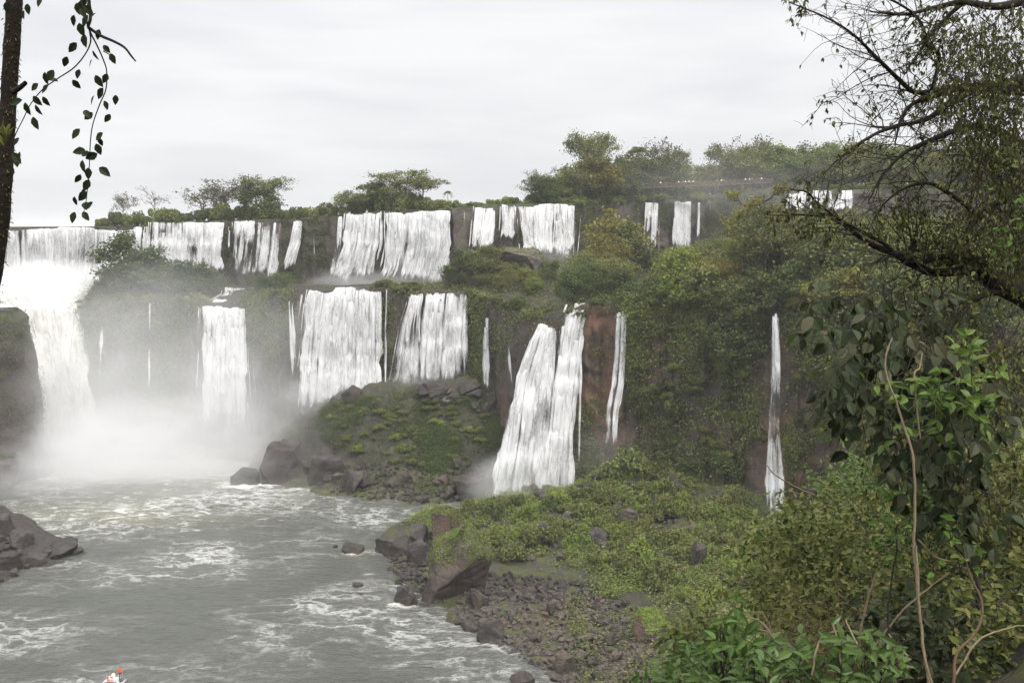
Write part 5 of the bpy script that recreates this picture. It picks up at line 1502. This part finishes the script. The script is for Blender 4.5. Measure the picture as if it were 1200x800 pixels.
leafy_stems('climber', 'tangle of small dark leaves and runners filling the back of the broad-leaved climber', 'climber', [(1000, 380), (1060, 350), (1120, 390), (1190, 400), (1200, 600), (1120, 610), (1060, 560), (1010, 500)], 7.3, 8.6, 240, .055, M['near_small'], M['twig'], 9, .55, (0, 0, -.4), .5, ('vines', 'leaves'), .003, None, .5)
leafy_stems('climber', 'loose leafy runners trailing from the thick limb down the right side', 'climber', [(1100, 350), (1200, 370), (1205, 470), (1150, 420)], 7.5, 8.8, 70, .06, M['near_mid'], M['twig'], 7, .6, (0, 0, -.8), .45, ('vines', 'leaves'), .003, None, .6)


# -- lianas
def liana(label, pts, d0, d1, rp, mat='dry_twig'):
    p, r = P3(pts, d0, d1, len(pts) * 9, rp); p = p + np.stack([fbm(p * 7 + k * 9, 3, 4 + k) for k in range(3)], -1) * .012
    V, F = tube(p, r, 6); o = mesh_np('liana', V, F, M[mat], True); return tag(o, label, 'liana')


liana('long pale liana hanging from the climber all the way to the ground', [(1046, 395), (1038, 420), (1040, 445), (1054, 478), (1062, 505), (1070, 540), (1072, 600), (1071, 650), (1076, 700), (1082, 750), (1090, 812)], 5.8, 5.6, [.8, 1, 1.2, 1.3, 1.4, 1.4, 1.5, 1.6, 1.7, 1.8, 2])
liana('thin twin stem twisting beside the long pale liana', [(1074, 640), (1076, 690), (1080, 735), (1084, 770), (1096, 812)], 5.65, 5.5, [.9, 1.1, 1.2, 1.3, 1.4])
liana('short curly liana dangling through the dark climber', [(1082, 415), (1078, 432), (1071, 440), (1074, 480), (1078, 512)], 5.9, 5.8, [.8, 1, 1.1, 1, .8])
liana('slender upright bare stem standing left of the long liana', [(1002, 805), (1008, 745), (1018, 695), (1028, 666)], 6.4, 6.2, [1.7, 1.5, 1.2, .8])
liana('grey straight stem leaning between the two pale stems', [(1040, 760), (1042, 700), (1049, 650), (1052, 614)], 6.6, 6.6, [1.2, 1.1, 1, .8], 'twig')
liana('pale twig crossing diagonally behind the long liana', [(1010, 780), (1052, 722), (1085, 692), (1112, 672)], 6.8, 6.8, [1.2, 1.1, 1, .6])
liana('reddish crooked stem at the lower right corner', [(1118, 800), (1122, 765), (1146, 738), (1150, 705), (1136, 672), (1128, 640)], 6.2, 6.4, [2, 2, 1.7, 1.5, 1.2, .9], 'dry_red')
liana('dark forked stem among the bushes at the right', [(1150, 705), (1138, 660), (1112, 632), (1106, 610)], 6.7, 6.8, [3, 2.6, 2, 1.2], 'twig')
liana('bare pale branch stretching left over the red cliff', [(1075, 632), (1100, 652), (1120, 656)], 6.4, 6.4, [1, 1, .7])
liana('dry spray of bare twigs before the slim lone fall', [(955, 580), (935, 572), (918, 562), (905, 553), (898, 545)], 11, 11, [1.2, 1.0, .9, .8, .5])
liana('dry bare branch lying out to the left over the lower bushes', [(930, 760), (905, 742), (890, 728), (865, 720), (842, 715)], 7.5, 7.8, [2.2, 1.8, 1.4, 1.0, .6])
liana('second dry branch under the first, reaching left', [(935, 775), (912, 752), (896, 738), (868, 736), (850, 742)], 7.4, 7.7, [1.8, 1.5, 1.2, .9, .5])
liana('dead upright twig rising from the dry branches', [(906, 742), (900, 728), (893, 716)], 7.45, 7.5, [1.2, 1, .6])
for pts, lab in [([(982, 800), (985, 760), (975, 730), (981, 720)], 'bent straw-coloured stalk in the dry tangle'), ([(1015, 775), (1000, 745), (990, 725)], 'slanting straw-coloured stalk in the dry tangle'), ([(950, 790), (962, 750), (985, 738)], 'low arching straw-coloured stalk in the dry tangle'),
                 ([(1120, 790), (1150, 748), (1185, 735), (1205, 732)], 'long dry stalk lying toward the right edge'), ([(1065, 770), (1050, 755), (1040, 742)], 'short broken stalk at the foot of the long liana')]:
    liana(lab, pts, 6.3, 6.6, [1.4, 1.2, .8])


# -- bushes of the near slope, each a thing of its own
def bush(label, poly_, d0, d1, n, L, leafmat, per=9, stem=.45, wid=.55, hang=.15, up=(0, 0, .4), stemmat='twig'):
    return leafy_stems('near_bush', label, 'bush', poly_, d0, d1, n, L, M[leafmat], M[stemmat], per, stem, up, wid, ('stems', 'leaves'), .004, None, hang)


bush('sprawling small-leaved brown-green bush below the slim lone fall', [(915, 622), (950, 590), (990, 588), (1040, 606), (1060, 650), (1030, 690), (970, 690), (920, 700), (905, 660)], 12.5, 15, 330, .085, 'near_mid', 11, .6)
bush('dark small-leaved bush under the sprawling brown-green one', [(905, 690), (960, 680), (1040, 680), (1055, 760), (1000, 780), (930, 745), (912, 730)], 11, 14, 260, .085, 'near_small', 10, .6)
bush('feathery green bush between the cliff foot and the climber', [(950, 590), (975, 565), (1010, 555), (1050, 560), (1050, 600), (1000, 600)], 15, 19, 150, .10, 'near_green', 10, .8, .4)
bush('dark tangled bush behind the long liana', [(1030, 640), (1085, 600), (1130, 600), (1140, 690), (1110, 760), (1040, 760)], 8.5, 11, 230, .075, 'near_small', 10, .5)
bush('leafy bush filling the right edge below the big tree', [(1120, 600), (1160, 560), (1225, 540), (1225, 700), (1150, 710), (1125, 670)], 8.5, 11, 260, .075, 'near_small', 10, .5)
bush('olive bush at the right edge with a few pale leaves', [(1130, 690), (1220, 680), (1225, 820), (1120, 820)], 7.0, 9.5, 230, .075, 'near_mid', 9, .45)
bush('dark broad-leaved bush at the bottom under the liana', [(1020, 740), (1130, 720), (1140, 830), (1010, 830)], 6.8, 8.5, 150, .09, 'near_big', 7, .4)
bush('fresh green broad-leaved weed at the bottom edge, left of the dry stalks', [(850, 770), (880, 760), (930, 770), (950, 800), (940, 830), (830, 830)], 6.2, 7.2, 56, .105, 'near_green', 6, .35, .42, -.05, (0, 0, .7))
bush('fresh green broad-leaved weed in the middle of the bottom edge', [(965, 785), (1000, 770), (1035, 775), (1040, 830), (960, 830)], 6.0, 6.8, 46, .10, 'near_green', 6, .3, .42, -.05, (0, 0, .7))
bush('small bright green sapling standing at the bottom edge left of the weeds', [(845, 755), (855, 738), (862, 760), (858, 785), (846, 780)], 7.0, 7.3, 20, .09, 'near_bright', 6, .25, .45, .3, (0, 0, .5))
bush('low green plants at the bottom edge beside the rubble beach', [(770, 806), (800, 785), (840, 775), (850, 830), (760, 830)], 8.5, 11, 90, .11, 'near_green', 7, .4, .45)
bush('yellow-green bush at the edge of the slope above the low plants', [(795, 745), (820, 735), (845, 745), (840, 775), (800, 780)], 17, 22, 90, .16, 'near_mid', 9, .7, .5)
bush('dry brown bush behind the fresh green weeds', [(900, 745), (960, 730), (1010, 735), (1010, 790), (930, 790), (890, 780)], 8.0, 10, 120, .07, 'near_mid', 5, .6, .4, .2, (0, 0, .4), 'dry_red')
bush('tall shoots of a shrub on the slope, left of the sprawling bush', [(880, 640), (910, 620), (925, 660), (915, 710), (885, 715)], 16, 21, 90, .15, 'near_mid', 9, .8, .5)
mb = MB(); nn_ = []
for px, py in sample_poly([(880, 745), (960, 725), (1040, 740), (1060, 810), (900, 810)], 70):
    twig_growth(mb, nn_, W(px, py, rng.uniform(6.6, 9)), rdir(1)[0] * np.array([1, .5, .6]), rng.uniform(.15, .5), .0032, 1, (0, 0, 0), 0)
V, F = mb.arrays(); tag(mesh_np('dry_brushwood', V, F, M['dry_red'], True), kind='stuff')

# -- slim stem at the left with its vine
p, r = P3([(22, -120), (17, 0), (12.5, 75), (8, 150), (4, 240), (-4, 300), (-14, 360), (-40, 520), (-90, 800), (-130, 1000)], 4.0, 4.3, 90, [9, 8.6, 9.3, 8.8, 8.2, 9, 10, 11, 12, 13])
ST = thing('slim_tree', 'slim dark mossy stem rising along the left edge of the view', 'tree', tuple(p[-1]))
S0 = np.array(ST.location); mb = MB(); r = r * (1 + .16 * fbm(p * 22, 3, 33)); mb.add(*tube(p, r, 12)); attach(mb, 'trunk', M['limb'], ST, S0)
mb = MB(); q_, rr = P3([(15, 108), (23, 103), (30, 97)], 4.0, 3.97, 10, [3.5, 3, 2.6]); mb.add(*tube(q_, rr, 7)); attach(mb, 'broken_stub', M['limb'], ST, S0)
mb = MB(); ii = rng.integers(0, 60, 900); a_ = rng.uniform(0, 6.28, 900)
C = p[ii] + np.stack([np.cos(a_), np.sin(a_), 0 * a_], -1) * (r[ii] * .95)[:, None] + rng.normal(size=(900, 3)) * np.array([.001, .001, .02])
near_leaves(mb, C, unit(np.stack([np.cos(a_), np.sin(a_), -1.2 + 0 * a_], -1) + rdir(900) * .5), rdir(900), rng.uniform(.006, .016, 900), .3, .2, .1); attach(mb, 'moss', M['near_small'], ST, S0, False)
mb = MB(); n = 26; C = W(np.full(n, 6.0), rng.uniform(158, 172, n), 3.93); near_leaves(mb, C, unit(rdir(n) * np.array([.5, .4, .2]) + np.array([-.1, -.1, .9])), unit(rdir(n) + np.array([0, -1, .2])), rng.uniform(.04, .07, n), .22, .35, .1); attach(mb, 'perched_fern', M['near_mid'], ST, S0, False)
mb = MB()
for pts in ([(28, 18), (25, 12), (22, 6), (30, -8)], [(15, 195), (14, 205), (9, 210)], [(12, 192), (16, 200), (15, 206)]):
    q_, rr = P3(pts, 3.95, 3.95, 10, [1, .8, .6]); mb.add(*tube(q_, rr, 5))
attach(mb, 'side_twigs', M['limb'], ST, S0)

VN = thing('hanging_vine', 'leafy vine hanging in loops beside the slim stem against the sky', 'vine', tuple(W(97, 255, 3.5))); V0 = np.array(VN.location)
mb = MB()
for pts, rp in [([(96, -60), (94, -10), (98, 12), (105, 36), (113, 52), (121, 70), (125, 84), (124, 105), (117, 122), (109, 145), (106, 165), (105, 190), (103, 215), (101, 235), (98, 250)], [1.4, 1.3, 1.2, 1.2, 1, .9, .8, .8, .8, .7, .7, .6, .6, .5, .4]),
                ([(105, 36), (106, 50), (99, 65), (86, 80), (68, 92), (50, 105), (36, 122), (27, 140), (18, 158), (13, 172)], [1.0, .9, .8, .8, .7, .7, .6, .6, .6, .6]),
                ([(103, 32), (118, 42), (134, 49), (146, 56), (154, 66), (159, 72)], [2.0, 1.8, 1.6, 1.5, 1.3, .9]), ([(100, -40), (104, 0), (106, 20), (103, 32)], [2.4, 2.2, 2.1, 2.0]), ([(121, 60), (128, 64), (134, 68)], [.7, .6, .4])]:
    q_, rr = P3(pts, 3.5, 3.5, len(pts) * 6, rp); mb.add(*tube(q_, rr, 6))
attach(mb, 'stems', M['limb'], VN, V0)
LV = [(240, 22), (285, 18), (250, 40), (300, 55), (232, 60), (247, 85), (262, 30), (275, 60), (262, 120), (240, 147), (210, 190), (290, 170), (288, 200), (248, 230), (226, 263), (298, 248), (335, 243), (323, 288), (362, 310), (295, 312), (325, 328), (345, 370), (263, 358), (290, 365), (250, 416), (322, 428), (311, 443), (300, 462), (268, 483), (255, 495), (305, 493), (258, 513),
      (310, 536), (275, 537), (252, 558), (279, 574), (262, 602), (233, 627), (272, 612), (291, 645), (234, 675), (266, 645), (258, 675), (168, 232), (140, 238), (152, 262), (152, 278), (120, 275), (133, 315), (103, 313), (110, 340), (78, 333), (70, 326), (103, 378), (60, 444), (45, 472), (40, 490), (62, 487), (50, 500), (322, 155), (345, 180), (310, 105), (85, 25), (75, 45), (130, 5), (22, 18), (270, 8), (258, 15)]
LV = np.array(LV, float) / 2.667; n = len(LV); C = W(LV[:, 0], LV[:, 1] - 5, 3.5 + rng.uniform(-.06, .06, n)); mb = MB()
near_leaves(mb, C, unit(np.stack([rng.normal(0, .7, n), rng.normal(0, .2, n), -np.abs(rng.normal(.9, .3, n))], -1)), unit(np.stack([rng.normal(0, .5, n), -np.ones(n), rng.normal(.4, .4, n)], -1)), rng.uniform(.031, .047, n), .62, .15, .12)
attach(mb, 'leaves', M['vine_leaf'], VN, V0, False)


# ------------------------------------------------------------------ people, walkway, boat
def paint(name, col, rough=.5):
    m_, t_ = new_mat(name); tc_ = t_.n('TexCoord'); nz = t_.noise(tc_.outputs['Object'], 6.0, 3)
    pr = t_.n('BsdfPrincipled', {'Base Color': t_.mix(nz, tuple(k * .85 for k in col), col), 'Roughness': rough}); finish(t_, pr.outputs[0]); return m_


M['skin'] = paint('skin', (0.42, 0.26, 0.18)); M['hair'] = paint('dark_hair', (0.02, 0.016, 0.014)); M['trouser'] = paint('dark_trousers', (0.03, 0.032, 0.04), .8)
CLOTH = {'white': paint('white_cloth', (0.8, 0.8, 0.78), .8), 'red': paint('red_cloth', (0.5, 0.05, 0.03), .8), 'grey': paint('grey_cloth', (0.25, 0.26, 0.28), .8)}
M['orange'] = paint('orange_vest', (0.75, 0.12, 0.03), .7); M['gelcoat'] = paint('white_gelcoat', (0.78, 0.78, 0.76), .3); M['ring'] = paint('life_ring_orange', (0.80, 0.12, 0.05), .5)
M['rubber'] = paint('grey_rubber', (0.12, 0.12, 0.13), .6); M['steel'] = paint('steel_rail', (0.45, 0.46, 0.47), .35); M['deck'] = paint('walkway_deck', (0.16, 0.12, 0.10), .8); M['rail'] = paint('brown_rail', (0.20, 0.12, 0.09), .7)


def person_mesh(pose, shirt):
    """one continuous skinned figure, 1.72 m, feet at the origin, facing -Y"""
    J = {'pel': ((0, 0, .93), .125), 'waist': ((0, 0, 1.08), .12), 'chest': ((0, .0, 1.30), .145), 'neck': ((0, 0, 1.46), .055), 'chin': ((0, -.02, 1.53), .085), 'head': ((0, -.01, 1.62), .125), 'crown': ((0, 0, 1.71), .085)}
    E = [('pel', 'waist'), ('waist', 'chest'), ('chest', 'neck'), ('neck', 'chin'), ('chin', 'head'), ('head', 'crown')]
    for s, sd_ in ((-1, 'l'), (1, 'r')):
        J['hip' + sd_] = ((s * .09, 0, .86), .095); J['kn' + sd_] = ((s * .10, -.02, .48), .06); J['an' + sd_] = ((s * .11, .02, .09), .04); J['toe' + sd_] = ((s * .12, -.12, .04), .035)
        E += [('pel', 'hip' + sd_), ('hip' + sd_, 'kn' + sd_), ('kn' + sd_, 'an' + sd_), ('an' + sd_, 'toe' + sd_)]
        J['sh' + sd_] = ((s * .19, 0, 1.40), .06)
        el, ha = {'stand': ((s * .25, .03, 1.12), (s * .24, -.06, .88)), 'rail': ((s * .25, -.06, 1.14), (s * .17, -.28, 1.08)), 'wheel': ((s * .27, -.04, 1.15), (s * .2, -.30, 1.12))}[pose]
        J['el' + sd_] = (el, .042); J['ha' + sd_] = (ha, .034)
        fx = np.array(ha) + np.array([0, -.05, -.06]); J['fi' + sd_] = (tuple(fx), .022)
        E += [('chest', 'sh' + sd_), ('sh' + sd_, 'el' + sd_), ('el' + sd_, 'ha' + sd_), ('ha' + sd_, 'fi' + sd_)]
    keys = list(J); me = bpy.data.meshes.new('body'); me.from_pydata([J[k][0] for k in keys], [(keys.index(a), keys.index(b)) for a, b in E], [])
    o = bpy.data.objects.new('body_tmp', me); COL.objects.link(o)
    md = o.modifiers.new('s', 'SKIN')
    for k, v in zip(keys, me.skin_vertices[0].data): v.radius = (J[k][1], J[k][1] * (.75 if k in ('waist', 'chest', 'pel') else 1)); v.use_root = (k == 'pel')
    o.modifiers.new('u', 'SUBSURF').levels = 1
    dg = bpy.context.evaluated_depsgraph_get(); me2 = bpy.data.meshes.new_from_object(o.evaluated_get(dg)); bpy.data.objects.remove(o)
    for m_ in (M['skin'], shirt, M['trouser']): me2.materials.append(m_)
    for f in me2.polygons:
        z, x = f.center.z, abs(f.center.x)
        f.material_index = 2 if (z < .95 and x < .19) else (1 if z < 1.46 and not (x > .2 and z < 1.12) else 0); f.use_smooth = True
    hm = bmesh.new(); bmesh.ops.create_uvsphere(hm, u_segments=12, v_segments=8, radius=.112)
    bmesh.ops.delete(hm, geom=[v for v in hm.verts if v.co.z < -.035 and v.co.y < .02], context='VERTS')
    for v in hm.verts: v.co += Vector((0, .012, 1.645))
    hme = bpy.data.meshes.new('hair'); hm.to_mesh(hme); hm.free(); hme.materials.append(M['hair'])
    return me2, hme


PEOPLE = {k: person_mesh('rail' if k != 'grey' else 'stand', c) for k, c in CLOTH.items()}


def person(label, loc, meshes, rot=0, group=None, hair=True):
    o = obj('person', meshes[0]); o.location = loc; o.rotation_euler = (0, 0, rot); tag(o, label, 'person', group)
    if hair: obj('hair', meshes[1], o)
    return o


# walkway on posts along the plateau edge, with visitors at its rail
wk = [W(690, 222, 334), W(760, 219.5, 335.5), W(850, 216, 337), W(905, 213.5, 338)]
WK = thing('walkway', 'brown tourist walkway on posts along the forest edge above the grey upper cliff', 'walkway', tuple(wk[0])); K0 = np.array(WK.location)
mb, mr, mpst = MB(), MB(), []
pth = spline(np.array(wk), 40)
for z0, z1, y0, y1, dst in [(-.18, 0, -1.1, 1.1, mb), (1.0, 1.1, -1.12, -1.02, mr), (.62, .68, -1.1, -1.04, mr), (.25, .31, -1.1, -1.04, mr)]:
    n = len(pth); Q = np.stack([pth + np.array([0, a, b]) for a, b in ((y0, z0), (y1, z0), (y1, z1), (y0, z1))], 1)
    i = np.arange(n - 1)[:, None] * 4; j = np.arange(4)[None]; F = np.stack([i + j, i + (j + 1) % 4, i + 4 + (j + 1) % 4, i + 4 + j], -1).reshape(-1, 4)
    dst.add(Q.reshape(-1, 3), F, np.array([[3, 2, 1, 0], [n * 4 - 4, n * 4 - 3, n * 4 - 2, n * 4 - 1]]))
attach(mb, 'deck', M['deck'], WK, K0, False); attach(mr, 'railing', M['rail'], WK, K0, False)
for k in range(0, 40, 2):
    a = MB(); q_ = pth[k]; a.add(*tube(np.array([q_ + [0, -1.08, 1.1], q_ + [0, -1.08, -5.5]]), .07, 6)); attach(a, 'post', M['rail'], WK, K0, False)
tour = [(695, 'white'), (774, 'white'), (795, 'white'), (800, 'grey'), (803, 'white'), (807, 'white'), (812, 'white'), (840, 'grey'), (845, 'white'), (848, 'red'), (873, 'white'), (878, 'white'), (881, 'grey'), (892, 'white')]
seen = {}
for px, c in tour:
    f = np.interp(px, pix(pth)[0], np.arange(40)); q_ = np.array([np.interp(f, np.arange(40), pth[:, k]) for k in range(3)])
    g = {'white': 'white-shirted visitors on the walkway', 'grey': 'grey-shirted visitors on the walkway', 'red': None}[c]
    person({'white': 'visitor in a white shirt standing at the walkway rail', 'grey': 'visitor in a grey shirt standing on the walkway', 'red': 'visitor in a red shirt at the walkway rail'}[c], q_ + np.array([0, -.7 + rng.uniform(0, .5), 0]), PEOPLE[c], rng.uniform(-.5, .5), g)

# the boat at the bottom edge: stern to the falls, most of it below the picture
BL = WZ(133, 806, 0.0)
BT = thing('speedboat', 'white excursion boat entering at the bottom edge with an orange life ring', 'boat', (BL[0], BL[1], 0)); B0 = np.array(BT.location)
secs = []
for t_ in np.linspace(0, 1, 14):
    y = .9 - 8.2 * t_; hw = 1.25 * (1 - max(0, (t_ - .45) / .55) ** 2.2) + .04; zb = -.3 + .35 * max(0, (t_ - .5) / .5) ** 2
    secs.append([(-hw, y, .75 + .3 * t_ ** 2), (-hw * .85, y, .15), (0, y, zb), (hw * .85, y, .15), (hw, y, .75 + .3 * t_ ** 2), (hw * .86, y, .72 + .3 * t_ ** 2), (hw * .8, y, .35), (-hw * .8, y, .35), (-hw * .86, y, .72 + .3 * t_ ** 2)])
S = np.array(secs); n_, m_ = S.shape[:2]; i = np.arange(n_ - 1)[:, None] * m_; j = np.arange(m_)[None]
F = np.stack([i + j, i + (j + 1) % m_, i + m_ + (j + 1) % m_, i + m_ + j], -1).reshape(-1, 4)
mesh_np('hull', S.reshape(-1, 3), [F, np.array([[8, 7, 6, 5, 4, 3, 2, 1, 0]])], M['gelcoat'], False, BT)
for s in (-1, 1):
    q_ = S[:, 0 if s < 0 else 4] + np.array([s * .12, 0, -.02]); V, F = tube(spline(q_, 30), .17, 8); mesh_np('rubber_tube', V, F, M['rubber'], True, BT)
def bbox(name, c, s, mat, parent, bev=.06):
    bm = bmesh.new(); bmesh.ops.create_cube(bm, size=1)
    for v in bm.verts: v.co = Vector((v.co.x * s[0] * (1 - .12 * (v.co.z > 0)), v.co.y * s[1] * (1 - .12 * (v.co.z > 0)), v.co.z * s[2])) + Vector(c)
    bmesh.ops.bevel(bm, geom=list(bm.edges), offset=min(bev, min(s) * .3), segments=3, affect='EDGES'); me = bpy.data.meshes.new(name); bm.to_mesh(me); bm.free(); me.materials.append(mat); return obj(name, me, parent)
for s in (-.42, .42):
    e = bbox('outboard_motor', (s, 1.15, 1.05), (.42, .6, .62), M['gelcoat'], BT, .1); bbox('motor_leg', (s, 1.2, .35), (.16, .3, .85), M['rubber'], e, .04)
bbox('engine_cover', (-.15, .35, .95), (1.2, .55, .5), M['gelcoat'], BT, .1)
for y in (-1.2, -2.3, -3.4, -4.5):
    b_ = bbox('bench', (0, y, .62), (1.7, .45, .5), M['rubber'], BT, .05); bbox('backrest', (0, y + .2, 1.02), (1.7, .1, .4), M['rubber'], b_, .03)
bbox('console', (.45, -.35, .95), (.7, .6, 1.1), M['gelcoat'], BT, .08)
mb = MB(); mb.add(*tube(spline(np.array([(-1.0, .55, .7), (-1.0, .55, 1.2), (-.8, .55, 1.3), (.3, .55, 1.3), (.45, .55, 1.2), (.45, .55, .7)]), 30), .03, 6)); mb.build('stern_rail', M['steel'], BT, True)
bm = bmesh.new(); a_ = np.linspace(0, 2 * np.pi, 29)[:-1]
V, F = tube(np.stack([np.cos(np.linspace(0, 2 * np.pi, 37)) * .30, 0 * np.linspace(0, 1, 37), np.sin(np.linspace(0, 2 * np.pi, 37)) * .30], -1), .085, 10)
LRo = obj('life_ring', mesh_np('life_ring', V, F, [M['ring'], M['gelcoat']], True, mi=[1 if (k // 10) % 9 in (0, 1) else 0 for k in range(len(F))], link=False), BT); LRo.location = (-.3, -.06, 1.2); LRo.rotation_euler = (.25, 0, 0); bm.free()
vest = person_mesh('wheel', M['orange'])
person('boatman in an orange life vest and dark trousers standing at the stern', (BL[0] + .8, BL[1] + .2, .95), vest, .3)
